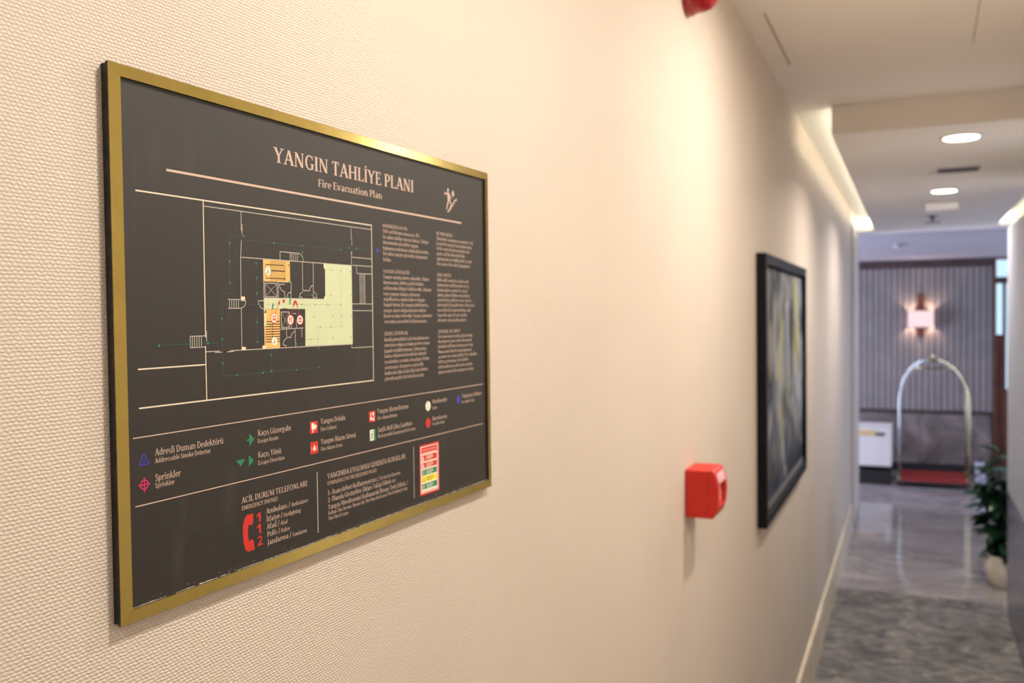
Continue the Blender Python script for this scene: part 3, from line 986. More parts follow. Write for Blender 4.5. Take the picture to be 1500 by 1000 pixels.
def plan_walls(m, P):
    L = lambda *a: line(m, P, *a, TV)
    L(82.4, 281.8, 296.4, 281.8)
    L(121.5, 281.8, 121.3, 266.8); L(122.4, 272.4, 122.3, 264.1); L(121.3, 259.8, 120.2, 246.8)
    L(120.1, 246.8, 263.5, 246.9); L(120.1, 246.8, 119.7, 213.6); L(119.7, 208.2, 119.5, 176.2)
    L(145.6, 246.8, 145.4, 176.0)
    L(82.0, 176.1, 95.7, 176.1); L(91.0, 175.2, 98.3, 175.2); L(103.7, 175.1, 110.6, 175.3); L(107.0, 175.9, 263.0, 175.9)
    L(263.8, 281.8, 263.6, 271.0); L(264.6, 272.0, 264.5, 264.9); L(263.4, 259.4, 263.4, 247.0); L(264.3, 260.0, 264.3, 257.0)
    L(83.0, 191.5, 82.9, 183.5)
    # outer stair, middle stair
    L(67.0, 187.7, 81.6, 187.7); L(67.0, 179.6, 81.6, 179.6)
    for x_ in (67.0, 69.0, 71.1, 73.4, 75.6, 77.8):
        L(x_, 187.7, x_, 179.6)
    L(105.5, 214.5, 119.0, 214.5); L(105.5, 207.8, 119.0, 207.8)
    for x_ in (107.3, 109.6, 112.0, 114.3, 116.7):
        L(x_, 214.5, x_, 207.8)
    L(119.7, 213.6, 124.8, 213.6); arcl(m, P, 119.7, 213.4, 5.2, 0, -90, TV)
    L(138.8, 213.8, 145.4, 213.8); arcl(m, P, 145.4, 213.8, 6.4, 180, 270, TV)
    # porch with steps
    L(165.7, 246.8, 165.7, 253.7); L(165.7, 253.7, 190.1, 253.6); arcl(m, P, 189.0, 247.4, 6.1, 80, 0, TV)
    for x_ in (178.3, 180.3, 182.6, 185.3, 187.7):
        L(x_, 253.6, x_, 246.9)
    # rooms
    L(178.9, 229.5, 178.4, 215.9); L(162.4, 229.3, 178.9, 229.5); L(163.0, 229.3, 162.8, 216.2)
    L(164.3, 227.3, 170.9, 227.5); arcl(m, P, 171.0, 228.0, 6.7, 185, 265, TV); L(170.6, 221.8, 170.6, 216.3); arcl(m, P, 178.4, 215.6, 5.6, 90, 180, TV)
    L(193.9, 246.9, 193.7, 222.9); L(208.4, 246.6, 207.6, 215.9); L(194.0, 222.9, 202.9, 222.9); arcl(m, P, 207.4, 222.9, 4.5, 90, 180, TV)
    arcl(m, P, 194.0, 216.6, 4.9, 95, 175, TV); L(189.2, 217.2, 193.2, 217.1); arcl(m, P, 207.6, 217.2, 4.9, 85, 5, TV); L(208.3, 217.2, 212.4, 217.3)
    L(145.4, 216.0, 223.6, 216.0)
    L(164.3, 191.0, 193.9, 191.6); L(172.0, 190.9, 172.1, 184.3); L(172.1, 184.2, 177.1, 184.2); arcl(m, P, 182.8, 183.2, 5.6, 90, 175, TV)
    arcl(m, P, 172.6, 178.4, 5.0, 95, 180, TV); L(167.4, 178.3, 171.5, 177.5); L(182.8, 190.8, 183.0, 176.4); L(191.5, 191.5, 191.5, 183.8)
    L(180.7, 203.7, 184.7, 203.6); L(178.2, 195.2, 178.2, 191.6); L(184.9, 198.2, 184.9, 191.7); L(171.0, 178.0, 171.0, 176.0)
    # right wing
    L(263.9, 254.4, 296.0, 254.5); L(264.6, 247.2, 295.9, 247.3); L(271.2, 247.2, 271.4, 240.1); L(271.4, 240.1, 295.8, 240.2)
    for x_ in (276.1, 278.0, 280.2, 282.3, 283.9):
        L(x_, 240.0, x_, 212.4)
    L(263.8, 212.3, 295.6, 212.3); L(264.0, 206.1, 295.6, 206.1); L(261.8, 176.0, 261.7, 172.4); L(261.7, 172.4, 295.7, 172.4)


print_part('plan_walls', M_THIN, plan_walls, 2.6, plan)


def zone_green(m, P):
    m.poly([P(223.2, 246.9), P(263.7, 247.2), P(263.5, 176.1), P(196.0, 176.4), P(196.6, 207.5), P(164.4, 207.5), P(147.8, 207.4), P(145.6, 204.4), P(145.5, 215.8), P(224.2, 216.1), P(224.6, 242.8), P(223.2, 242.8)])


print_part('green_zone', M_GREENZ, zone_green, 1.4, plan, 'pale green floor area of the plan')
print_part('stair_zone', M_ORANGE, lambda m, P: rect(m, P, 145.8, 229.2, 177.7, 246.4), 1.8, plan, 'orange upper stairwell')
print_part('stair_zone', M_ORANGE, lambda m, P: m.poly([P(147.8, 207.3), P(164.2, 207.3), P(163.7, 176.2), P(146.0, 176.4), P(145.6, 204.2), P(147.8, 204.2)]), 1.8, plan, 'orange lower stairwell')
for (u0, v0, u1, v1) in ((119.8, 214.1, 124.0, 216.8), (119.6, 175.9, 123.8, 178.2), (142.8, 176.0, 147.0, 178.5), (222.8, 242.6, 225.0, 247.0), (222.6, 215.7, 225.0, 218.3), (145.4, 194.0, 147.6, 204.0)):
    print_part('column_mark', M_PEACH, lambda m, P: rect(m, P, u0, v0, u1, v1), 3, plan)


def stairs_dark(m, P):
    for k in range(8):
        x_ = 154.6 + k * 2.42
        line(m, P, x_, 246.2, x_ - 0.2, 229.4, 0.62)
    line(m, P, 148.4, 242.5, 170.4, 242.7, 0.8); line(m, P, 154.2, 237.9, 171.2, 238.0, 1.0); line(m, P, 148.3, 231.8, 170.8, 231.9, 0.8); line(m, P, 148.4, 242.5, 148.3, 231.8, 0.5)
    m.poly([P(170.4, 230.9), P(172.6, 231.9), P(170.4, 232.9)])


print_part('stair_treads', M_DARKPRINT, stairs_dark, 2.2, plan)


def stairs_dark2(m, P):
    for k in range(9):
        y_ = 197.3 - k * 2.0
        line(m, P, 146.6, y_, 163.8, y_, 0.8)
    line(m, P, 155.1, 197.6, 154.9, 182.6, 0.6)
    m.poly([P(160.2, 196.6), P(162.4, 197.5), P(160.2, 198.6)])


print_part('stair_treads', M_DARKPRINT, stairs_dark2, 2.2, plan)
print_part('lift_door_mark', M_BLACKCORE, lambda m, P: rect(m, P, 167.0, 206.1, 173.5, 207.9), 2.2, plan)


def lifts(m, P):
    for (a, b_, c_, d_) in ((146.4, 216.6, 161.8, 228.3), (165.3, 191.9, 176.4, 205.4)):
        rect(m, P, a, b_, c_, b_ + 0.9); rect(m, P, a, d_ - 0.9, c_, d_); rect(m, P, a, b_, a + 1.1, d_); rect(m, P, c_ - 1.1, b_, c_, d_)
        line(m, P, a + 1.1, b_ + 0.9, c_ - 1.1, d_ - 0.9, 0.45); line(m, P, a + 1.1, d_ - 0.9, c_ - 1.1, b_ + 0.9, 0.45)


print_part('lift_shafts', mat('print_grey', (0.34, 0.31, 0.28), 0.5), lifts, 2.8, plan)


def dots(m, P, x0, y0, x1, y1, step=1.25, r=0.26):
    L = math.hypot(x1 - x0, y1 - y0)
    n = max(1, int(L / step))
    for k in range(n + 1):
        t_ = k / n
        cx_, cy_ = x0 + (x1 - x0) * t_, y0 + (y1 - y0) * t_
        h_ = 0.30 if abs(x1 - x0) > abs(y1 - y0) else r * 0.5
        v_ = r * 0.5 if abs(x1 - x0) > abs(y1 - y0) else 0.30
        rect(m, P, cx_ - h_, cy_ - v_, cx_ + h_, cy_ + v_)


def tri(m, P, x_, y_, d, s_=1.15):
    q = {'r': [(-1, 1), (-1, -1), (0.9, 0)], 'l': [(1, -1), (1, 1), (-0.9, 0)], 'd': [(-1, 0.8), (0, -1), (1, 0.8)], 'u': [(-1, -0.8), (1, -0.8), (0, 1)]}[d]
    m.poly([P(x_ + a * s_, y_ + b_ * s_) for a, b_ in q])


def route(m, P):
    for a in ((108.3, 262.8, 123.0, 263.0), (108.4, 262.8, 107.7, 219.1), (99.3, 219.0, 107.7, 219.1), (99.2, 219, 98.6, 157.1), (38, 182.2, 98, 182.2),
              (98.6, 157.1, 213.3, 157.5), (126, 260.1, 247.4, 260.3), (257.8, 262.7, 303.0, 262.9), (194.8, 260.3, 194.6, 249.0), (137.4, 243, 137.0, 181.8),
              (100.1, 210.9, 119, 210.9), (121, 211, 145, 211), (152.9, 175, 152.9, 157.4), (213.4, 176, 213.4, 157.6), (195.5, 219.2, 207.0, 219.2), (183.5, 178.2, 195, 178.5)):
        dots(m, P, *a)
    for a in ((108.5, 256.3, 'd'), (108.2, 242.6, 'd'), (107.9, 226.7, 'd'), (98.8, 199.9, 'd'), (98.6, 184.6, 'd'), (98.7, 167.0, 'u'), (113.2, 157, 'l'), (142.5, 157.1, 'l'),
              (183.1, 157.2, 'l'), (213.4, 157.6, 'l'), (124.3, 263, 'r'), (159.0, 260.1, 'r'), (194.6, 260.3, 'r'), (247.4, 260.3, 'u'), (260.8, 262.6, 'r'), (271.5, 262.7, 'r'),
              (137.3, 242.6, 'd'), (137.3, 231.2, 'd'), (137.4, 219.2, 'd'), (136.9, 197.3, 'u'), (137.0, 182.0, 'u'), (193.7, 254.5, 'd'), (37.9, 182.1, 'l'), (66.7, 182.2, 'l'),
              (83.8, 182.2, 'l'), (152.9, 170.2, 'd'), (152.9, 157.6, 'd'), (213.4, 174.0, 'd'), (206.5, 219.2, 'r'), (183.4, 178.3, 'l'), (176, 243.4, 'u'), (176.4, 229.9, 'u'), (152.6, 194.4, 'd'), (175.4, 217.2, 'r')):
        tri(m, P, *a)


print_part('escape_route_marks', M_TEAL, route, 3.2, plan, 'green dotted escape route')


def route2(m, P):
    for a in ((186, 211.2, 246.6, 211.4), (247.2, 241.8, 246.9, 192.2), (246.5, 191.8, 213.2, 191.8), (213.1, 191.6, 213.3, 181.4), (213.3, 181.5, 197, 181.9), (150, 211.2, 184, 211.2)):
        dots(m, P, *a, r=0.2)
    for a in ((192.4, 211.3, 'r'), (210.3, 211.3, 'r'), (228, 211.4, 'r'), (246.5, 211.5, 'r'), (246.8, 192.2, 'd'), (231, 191.8, 'l'), (216, 191.8, 'l'), (213.2, 181.6, 'd'), (203.5, 181.8, 'l'), (247.4, 241.4, 'd'), (247, 201.5, 'd'),
              (234, 241.6, 'd'), (232, 219.5, 'u'), (247, 219.5, 'u'), (261.5, 241, 'd'), (208.5, 200.5, 'd'), (234.5, 200.8, 'd'), (261.3, 201, 'd'), (234.5, 182, 'd'), (261.5, 182.5, 'd'), (261.5, 219.5, 'd')):
        tri(m, P, *a, 0.8)


print_part('route_marks_on_green', mat('print_olive', (0.10, 0.15, 0.05), 0.5), route2, 3.2, plan)


def red_arrows(m, P):
    for (x0, y0, x1, y1) in ((158.5, 203.8, 164.7, 214.6), (178.6, 202.2, 182.7, 214.0), (188.4, 202.2, 184.9, 214.2)):
        line(m, P, x0, y0, x1, y1, 0.55)
        a = math.atan2(y1 - y0, x1 - x0)
        m.poly([P(x1 + 0.6 * math.cos(a), y1 + 0.6 * math.sin(a)), P(x1 - 4 * math.cos(a - 0.32), y1 - 4 * math.sin(a - 0.32)), P(x1 - 4 * math.cos(a + 0.32), y1 - 4 * math.sin(a + 0.32))])
    disc(m, P, 169.2, 213.8, 1.5); disc(m, P, 183.3, 213.2, 1.5); disc(m, P, 150.6, 211.3, 0.5)


print_part('red_arrows', M_RED, red_arrows, 3.8, plan)


def exit_men(m, P):
    for cx_, cy_ in ((155.9, 209.2), (177.3, 213.6)):
        disc(m, P, cx_ + 0.2, cy_ + 2.2, 0.7)
        line(m, P, cx_, cy_ + 1.4, cx_ - 0.4, cy_ - 0.6, 1.0); line(m, P, cx_ - 0.4, cy_ - 0.6, cx_ - 1.6, cy_ - 2.6, 0.6); line(m, P, cx_ - 0.4, cy_ - 0.6, cx_ + 1.3, cy_ - 2.2, 0.6); line(m, P, cx_ - 1.5, cy_ + 0.4, cx_ + 1.6, cy_ + 1.0, 0.5)


print_part('exit_figures', M_GREEN, exit_men, 3.8, plan)
for cx_, cy_, kind in ((157.1, 200.1, 0), (177.2, 198.5, 1), (189.3, 198.4, 2)):
    dm = print_part('symbol_disc', M_WHITEP, lambda m, P: disc(m, P, cx_, cy_, 4.05, 28), 4.2, plan, 'white disc with a red ring and red symbol')

    def redbit(m, P):
        ring(m, P, cx_, cy_, 3.85, 0.5, 28)
        rect(m, P, cx_ - 1.9, cy_ - 2.0, cx_ + 1.9, cy_ + 2.0)

    print_part('symbol_ring', M_RED, redbit, 4.7, plan)

    def whitebit(m, P):
        if kind == 0:
            rect(m, P, cx_ - 1.2, cy_ - 0.2, cx_ + 0.6, cy_ + 1.3); line(m, P, cx_ - 0.6, cy_ - 1.5, cx_ - 0.6, cy_, 0.5); disc(m, P, cx_ + 0.8, cy_ + 0.3, 0.6, 8)
        elif kind == 1:
            disc(m, P, cx_ - 0.6, cy_ - 0.8, 0.7, 8); line(m, P, cx_ + 0.6, cy_ - 1.4, cx_ + 0.6, cy_ + 1.3, 0.7); line(m, P, cx_ - 1.1, cy_ + 0.8, cx_ + 0.2, cy_ + 0.8, 0.5)
        else:
            m.poly([P(cx_ - 1.2, cy_ - 0.9), P(cx_ + 1.2, cy_ - 0.9), P(cx_, cy_ + 1.2)])

    print_part('symbol_mark', M_WHITEP, whitebit, 5.2, plan)
for cx_, cy_ in ((150.8, 237.5), (157.0, 181.7)):
    print_part('stair_disc', M_WHITEP, lambda m, P: disc(m, P, cx_, cy_, 3.35, 28), 4.2, plan, 'white disc with a climbing figure')

    def climber(m, P):
        disc(m, P, cx_ + 0.3, cy_ + 1.7, 0.5, 8); line(m, P, cx_, cy_ + 1.0, cx_ - 0.3, cy_ - 0.4, 0.7)
        line(m, P, cx_ - 0.3, cy_ - 0.4, cx_ + 0.9, cy_ - 0.8, 0.4); line(m, P, cx_ - 0.3, cy_ - 0.4, cx_ - 1.2, cy_ - 1.7, 0.4)
        pline(m, P, [(cx_ - 1.8, cy_ - 2.0), (cx_ - 0.5, cy_ - 2.0), (cx_ - 0.5, cy_ - 1.3), (cx_ + 0.8, cy_ - 1.3), (cx_ + 0.8, cy_ - 0.6), (cx_ + 2.0, cy_ - 0.6)], 0.35)

    print_part('stair_figure', M_GREEN, climber, 4.8, plan)
print_part('blue_mark', M_BLUE, lambda m, P: disc(m, P, 305.7, 262.9, 2.0), 1, plan, 'blue dot')

# two columns of instructions -----------------------------------------
C1 = (('HAZIRLIKLI OLUN:', 285.9, 359.0, 1), ('Otel acil durum numarası: 112.', 280.7, 382.2, 0), ('En yakın tahliye rotasını bulun. Tahliye', 275.2, 399.8, 0),
      ('durumunda misafirler uygun', 270.0, 379.5, 0), ('toplanma noktasına yönlendirilecektir.', 264.6, 400.4, 0), ('En yakın yangın güvenlik ekipmanını', 259.4, 397.5, 0), ('bulun.', 253.7, 329.2, 0))
C2 = (('YANGIN GÜVENLİĞİ:', 242.3, 362.4, 1), ('Yangın anında alarm çalacaktır. Alarm', 237.0, 399.6, 0), ('durumunda, lütfen işaretli tahliye', 231.7, 388.8, 0),
      ('yollarından bölgeyi tahliye edin. Duman', 226.3, 404.0, 0), ('veya yangın odadan çıkmanızı', 220.8, 382.1, 0), ('engelliyorsa, odada kalın ve kapıyı', 215.6, 391.1, 0),
      ('kapalı tutun. Bir yangın belirlenirse,', 210.3, 398.3, 0), ('yangın alarm düğmelerinden birine', 204.8, 392.9, 0), ('basın ve alanı terk edin. Yangın alarmları', 199.5, 405.0, 0), ('sırasında asansörleri kullanmayınız.', 194.1, 394.4, 0))
C3 = (('GENEL GÜVENLİK:', 182.4, 357.9, 1), ('Kendi güvenliğiniz için konaklamanız', 176.7, 398.4, 0), ('süresince odanızın kapısını her zaman', 171.4, 399.5, 0), ('kapalı ve kilitli tutunuz. İşletmemiz,', 165.9, 393.2, 0),
      ('kamu odalarında bırakılan değerli', 160.9, 392.0, 0), ('eşyalardan sorumlu olmadığını lütfen', 155.4, 398.3, 0), ('unutmayın. Emniyet ve güvenlik', 149.9, 386.1, 0), ('hakkında daha fazla bilgi için lütfen', 144.5, 394.8, 0), ('görevli müdür ile iletişime geçin.', 139.0, 387.5, 0))
D1 = (('BE PREPARED:', 286.1, 450.8, 1), ("The hotel's emergency number is 112.", 280.8, 499.1, 0), ('Locate the nearest evacuation route.', 275.6, 495.2, 0), ('In the event of an evacuation, the', 270.4, 489.5, 0),
      ('guests will be directed to the', 265.0, 478.5, 0), ('appropriate assembly point. Locate', 259.7, 494.3, 0), ('the nearest fire safety equipment.', 254.3, 490.2, 0))
D2 = (('FIRE SAFETY:', 242.5, 447.5, 1), ('Bells will sound the alarm and', 237.1, 486.4, 0), ('instructions will be given over a', 231.9, 487.3, 0), ('loudspeaker system. In case of', 226.5, 483.9, 0), ('alarm, please follow evacuation', 221.3, 488.6, 0),
      ('given by the staff or rescue service', 216.0, 492.4, 0), ('personnel. If you discover a fire, push', 210.8, 499.3, 0), ('one of the fire alarm buttons and', 205.2, 489.9, 0), ('leave the area. Do not use the', 199.8, 481.3, 0), ('elevators during the alarm.', 194.5, 479.5, 0))
D3 = (('GENERAL SECURITY:', 182.5, 466.0, 1), ('For your own security, please keep', 177.2, 493.8, 0), ('the door to your room closed and', 171.9, 491.5, 0), ('locked at all times during your stay.', 166.5, 495.2, 0), ('Please note that the management', 161.0, 491.2, 0),
      ('assumes no responsibility for valuables', 155.7, 504.6, 0), ('left in guestrooms. For further', 150.4, 483.5, 0), ('information on safety and security,', 144.9, 493.1, 0), ('please contact the manager on duty.', 139.4, 496.6, 0))
for blk, x0 in ((C1, 315.0), (C2, 314.7), (C3, 314.6), (D1, 416.2), (D2, 416.5), (D3, 416.5)):
    texts('instruction_text', M_PINK, [(s_, x0, y_, x1, 3.3 if hd else 3.5) for s_, y_, x1, hd in blk], fine=False)

# rules and legend -----------------------------------------------------
print_part('divider_rule', M_PINK, lambda m, P: rect(m, P, 14.6, 120.9, 517.0, 121.6))
print_part('divider_rule', M_PINK, lambda m, P: rect(m, P, 15.2, 75.2, 517.0, 75.9))
print_part('divider_rule', M_THIN, lambda m, P: rect(m, P, 208.3, 15.8, 209.1, 67.9))
print_part('divider_rule', M_THIN, lambda m, P: rect(m, P, 364.3, 16.6, 365.0, 68.9))


def legend(items):
    for s_, x0, y_, x1, cap, sub, y2, x2, cap2 in items:
        texts('legend_lettering', M_PINK, [(s_, x0, y_, x1, cap), (sub, x0 - 0.2, y2, x2, cap2)])


legend((('Adresli Duman Dedektörü', 32.8, 107.2, 97.9, 4.6, 'Addressable Smoke Detector', 102.1, 84.7, 3.4),
        ('Sprinkler', 32.5, 89.9, 55.5, 4.6, 'Sprinkler', 85.2, 49.7, 3.4),
        ('Kaçış Güzergahı', 135.4, 108.1, 175.4, 4.4, 'Escape Route', 102.4, 159.7, 3.2),
        ('Kaçış Yönü', 135.3, 91.0, 162.9, 4.4, 'Escape Direction', 85.2, 166.7, 3.2),
        ('Yangın Dolabı', 214.8, 108.6, 250.4, 4.4, 'Fire Cabinet', 102.4, 237.1, 3.2),
        ('Yangın Alarm Sireni', 214.7, 91.2, 265.9, 4.4, 'Fire Alarm Siren', 85.3, 245.2, 3.2),
        ('Yangın Alarm Butonu', 301.2, 108.8, 356.3, 4.4, 'Fire Alarm Button', 102.8, 335.5, 3.2),
        ('Şarjlı Acil Çıkış Lambası', 301.5, 91.2, 363.0, 4.4, 'Rechargeable Emergency Exit Lamp', 85.7, 368.6, 3.2),
        ('Merdivenler', 402.7, 108.9, 434.0, 4.4, 'Stairs', 102.9, 413.2, 3.2),
        ('Buradasınız', 402.5, 91.2, 433.6, 4.4, 'You Are Here', 86.1, 428.2, 3.2),
        ('Toplanma Noktası', 466.7, 109.4, 513.9, 4.4, 'Assembly Point', 103.5, 496.7, 3.2)))


def smoke_symbol(m, P):
    pline(m, P, [(23.2, 110.0), (18.7, 102.8), (27.6, 102.6), (23.2, 110.0)], 0.9)
    ring(m, P, 23.1, 105.1, 1.2, 0.45, 14)


print_part('smoke_detector_symbol', M_BLUE, smoke_symbol)


def sprk(m, P):
    ring(m, P, 23.2, 89.1, 3.1, 0.9); rect(m, P, 18.2, 88.7, 28.2, 89.5); rect(m, P, 22.8, 83.9, 23.6, 94.1)
    for d, x_, y_ in (('r', 19.6, 89.1), ('l', 26.8, 89.1), ('d', 23.2, 92.6), ('u', 23.2, 85.6)):
        tri(m, P, x_, y_, d, 0.9)


print_part('sprinkler_symbol', M_MAGENTA, sprk)


def esc(m, P):
    m.poly([P(125.8, 111.2), P(125.8, 101.3), P(131.1, 106.3)]); rect(m, P, 123.2, 105.6, 126, 106.9)


print_part('escape_route_symbol', M_GREEN, esc)


def esc2(m, P):
    m.poly([P(124.8, 94.6), P(124.8, 85.4), P(130.2, 89.9)]); m.poly([P(110.8, 92.3), P(116.0, 87.3), P(120.8, 92.2)])


print_part('escape_direction_symbol', M_GREEN, esc2)
# square symbols
TILES = ((200.0, 101.8, 0), (200.2, 84.4, 1), (287.2, 102.0, 2))
for x_, y_, k in TILES:
    tl = print_part('square_symbol', M_RED, lambda m, P: rect(m, P, x_, y_, x_ + 10.3, y_ + 10.0), 1, None, 'red square symbol')

    def bit(m, P):
        if k == 0:
            rect(m, P, x_ + 2.2, y_ + 3.6, x_ + 6.0, y_ + 8.8); rect(m, P, x_ + 3.2, y_ + 0.7, x_ + 4.4, y_ + 3.6); disc(m, P, x_ + 7.6, y_ + 5.6, 1.6, 14); rect(m, P, x_ + 5.8, y_ + 3.0, x_ + 7.6, y_ + 5.0)
        elif k == 1:
            m.poly([P(x_ + 3.2, y_ + 3.2), P(x_ + 7.4, y_ + 3.2), P(x_ + 6.4, y_ + 5.4), P(x_ + 5.3, y_ + 7.8), P(x_ + 4.2, y_ + 5.4)]); disc(m, P, x_ + 5.3, y_ + 2.8, 0.7, 10)
            for s_ in (-1, 1):
                arcl(m, P, x_ + 5.2, y_ + 4.4, 3.6, 90 - s_ * 60, 90 - s_ * 120, 0.45, 5)
        else:
            disc(m, P, x_ + 3.6, y_ + 3.2, 1.7, 14); rect(m, P, x_ + 2.6, y_ + 5.2, x_ + 3.8, y_ + 8.8); rect(m, P, x_ + 6.0, y_ + 5.8, x_ + 8.4, y_ + 9.0); line(m, P, x_ + 6.0, y_ + 1.4, x_ + 8.6, y_ + 4.8, 1.1); rect(m, P, x_ + 6.6, y_ + 1.0, x_ + 8.9, y_ + 2.2)

    print_part('white_mark', M_WHITEP, bit, 1.6, tl)
tl = print_part('square_symbol', M_GREEN, lambda m, P: rect(m, P, 288.1, 84.2, 297.9, 95.0), 1, None, 'green and white exit lamp symbol')
print_part('white_mark', M_WHITEP, lambda m, P: rect(m, P, 288.4, 84.6, 294.8, 94.6), 1.5, tl)


def runner(m, P):
    disc(m, P, 292.6, 92.6, 0.9, 10); line(m, P, 292.2, 91.4, 291.2, 88.6, 1.3); line(m, P, 291.2, 88.6, 293.4, 87.0, 0.8); line(m, P, 293.4, 87.0, 292.6, 85.2, 0.8)
    line(m, P, 291.2, 88.6, 289.4, 86.0, 0.8); line(m, P, 289.8, 90.4, 293.9, 90.0, 0.7)


print_part('running_figure', M_GREEN, runner, 2, tl)
d_ = print_part('disc_symbol', M_WHITEP, lambda m, P: disc(m, P, 394.3, 107.3, 5.0, 28), 1, None, 'white stair disc')


def st2(m, P):
    pline(m, P, [(391.6, 104.4), (393.2, 104.4), (393.2, 105.6), (394.8, 105.6), (394.8, 106.8), (396.6, 106.8)], 0.5); line(m, P, 393.6, 109.6, 394.0, 106.8, 0.8); disc(m, P, 393.9, 110.6, 0.6, 8)


print_part('stair_figure', M_TEAL, st2, 1.6, d_)
d_ = print_part('disc_symbol', M_RED, lambda m, P: disc(m, P, 394.2, 89.9, 5.0, 28), 1, None, 'red position disc')
print_part('inner_ring', M_REDDK, lambda m, P: ring(m, P, 394.2, 89.9, 3.2, 0.5), 1.6, d_)
print_part('disc_symbol', M_BLUE, lambda m, P: disc(m, P, 459.4, 108.2, 4.5, 28), 1, None, 'blue assembly disc')

# emergency phones -----------------------------------------------------
texts('phone_heading', M_PINK, [('ACİL DURUM TELEFONLARI', 115.9, 58.7, 195.1, 4.5), ('EMERGENCY PHONES', 116.0, 53.3, 157.4, 3.2)])
texts('phone_list', M_PINK, [('Ambulans / ', 143.4, 45.1, 174.0, 4.2), ('Ambulance', 174.0, 45.0, 195.6, 3.2), ('İtfaiye / ', 143.4, 38.7, 164.0, 4.2), ('Firefighting', 164.0, 38.4, 186.0, 3.2),
                             ('Afad / ', 143.6, 32.8, 160.2, 4.2), ('Afad', 160.2, 32.6, 168.9, 3.2), ('Polis / ', 143.9, 26.7, 160.8, 4.2), ('Police', 160.8, 26.5, 171.8, 3.2),
                             ('Jandarma / ', 144.2, 20.2, 174.8, 4.2), ('Gendarme', 174.8, 20.0, 193.7, 3.2)])


def handset(m, P):
    m.poly([P(121.4, 48.7), P(128.7, 48.6), P(128.0, 40.6), P(125.6, 39.6), P(124.4, 40.9), P(122.9, 40.6), P(119.0, 46.6)])
    m.poly([P(119.0, 46.6), P(122.9, 40.6), P(122.3, 37.6), P(117.0, 41.6)])
    m.poly([P(117.0, 41.6), P(122.3, 37.6), P(122.1, 34.0), P(116.6, 36.2)])
    m.poly([P(116.6, 36.2), P(122.1, 34.0), P(122.4, 31.0), P(117.2, 28.4)])
    m.poly([P(117.2, 28.4), P(122.4, 31.0), P(123.2, 28.3), P(119.2, 22.6)])
    m.poly([P(119.2, 22.6), P(123.2, 28.3), P(124.8, 28.0), P(126.0, 29.2), P(128.2, 28.0), P(129.5, 20.3), P(122.0, 20.2)])


print_part('handset_symbol', M_RED, handset)


def n112(m, P):
    for y_ in (40.6, 31.6):
        m.poly([P(134.9, y_), P(137.0, y_), P(137.0, y_ + 7.4), P(135.4, y_ + 7.4), P(132.3, y_ + 5.4), P(132.3, y_ + 4.2), P(134.9, y_ + 5.2)])
    arcl(m, P, 135.5, 27.0, 2.0, 165, -35, 1.3, 9); line(m, P, 137.2, 25.9, 133.4, 22.6, 1.3); rect(m, P, 132.6, 21.9, 138.6, 23.2)


print_part('phone_number', M_RED, n112)

# rules to follow -------------------------------------------------------
texts('rules_heading', M_PINK, [('YANGINDA UYULMASI GEREKEN KURALLAR', 222.6, 59.7, 349.2, 4.5), ('COMPLIANCE IN FIRE REQUIRED RULES', 222.4, 54.2, 298.8, 3.2)])
texts('rules_text', M_PINK, [('1- Asansörleri Kullanmayınız. / ', 222.9, 45.4, 304.5, 4.2), ('Do Not Use Elevators', 304.5, 45.4, 339.7, 3.1), ('2- Planda Gösterilen Okları Takip Ediniz ve', 222.9, 39.2, 330.4, 4.2),
                             ('Yangın Merdivenini Kullanarak Binayı Terk Ediniz. /', 223.0, 32.9, 353.4, 4.2), ('Follow The Arrows Shown On The Plan And Leave The Building Using', 223.1, 28.1, 352.0, 3.1), ('The Fire Escape.', 223.0, 23.4, 253.5, 3.1)])

# red safety card ---------------------------------------------------------
card = print_part('safety_card', M_RED, lambda m, P: rect(m, P, 376.0, 16.4, 415.3, 68.4), 1, None, 'red instruction card with coloured rows')
M_CARDPINK = mat('print_card_border', (0.80, 0.30, 0.25), 0.5)


def cb(m, P):
    for a in ((378.0, 18.3, 413.2, 19.2), (378.0, 65.6, 413.2, 66.5), (378.0, 18.3, 379.4, 66.5), (411.9, 18.3, 413.2, 66.5)):
        rect(m, P, *a)


print_part('card_border', M_WHITEP, cb, 1.6, card)
print_part('card_panel', M_WHITEP, lambda m, P: rect(m, P, 379.9, 19.9, 410.9, 58.9), 1.6, card)
for (v0, v1, mm, sym) in ((51.0, 57.4, M_RED, M_WHITEP), (43.9, 49.5, M_RED, M_WHITEP), (36.6, 42.4, M_GREEN, M_WHITEP), (29.3, 35.6, M_YELLOW, M_DARKPRINT), (22.2, 28.0, M_GREEN, M_WHITEP)):
    row = print_part('card_row', mm, lambda m, P: rect(m, P, 380.4, v0, 410.3, v1), 2.1, card)

    def marks(m, P):
        h_ = v1 - v0
        if mm is M_RED:
            rect(m, P, 381.6, v0 + 0.8, 383.4, v1 - 1.0); disc(m, P, 384.6, v0 + 1.8, 0.9, 8)
        elif mm is M_GREEN:
            disc(m, P, 384.0, v1 - 1.4, 0.7, 8); line(m, P, 384, v1 - 2, 383.4, v0 + 2.4, 1.0); line(m, P, 383.4, v0 + 2.4, 382.0, v0 + 0.8, 0.6); line(m, P, 383.4, v0 + 2.4, 385.2, v0 + 0.8, 0.6)
        else:
            pline(m, P, [(381.8, v0 + 1.2), (385.8, v0 + 1.2), (383.8, v1 - 1.2), (381.8, v0 + 1.2)], 0.5)
        for q in range(3):
            line(m, P, 388.6, v1 - 1.5 - q * 1.5, 404.0 - 3.5 * (q == 2) - 2 * (q == 0), v1 - 1.5 - q * 1.5, 0.55)

    print_part('card_row_print', sym, marks, 2.6, card)


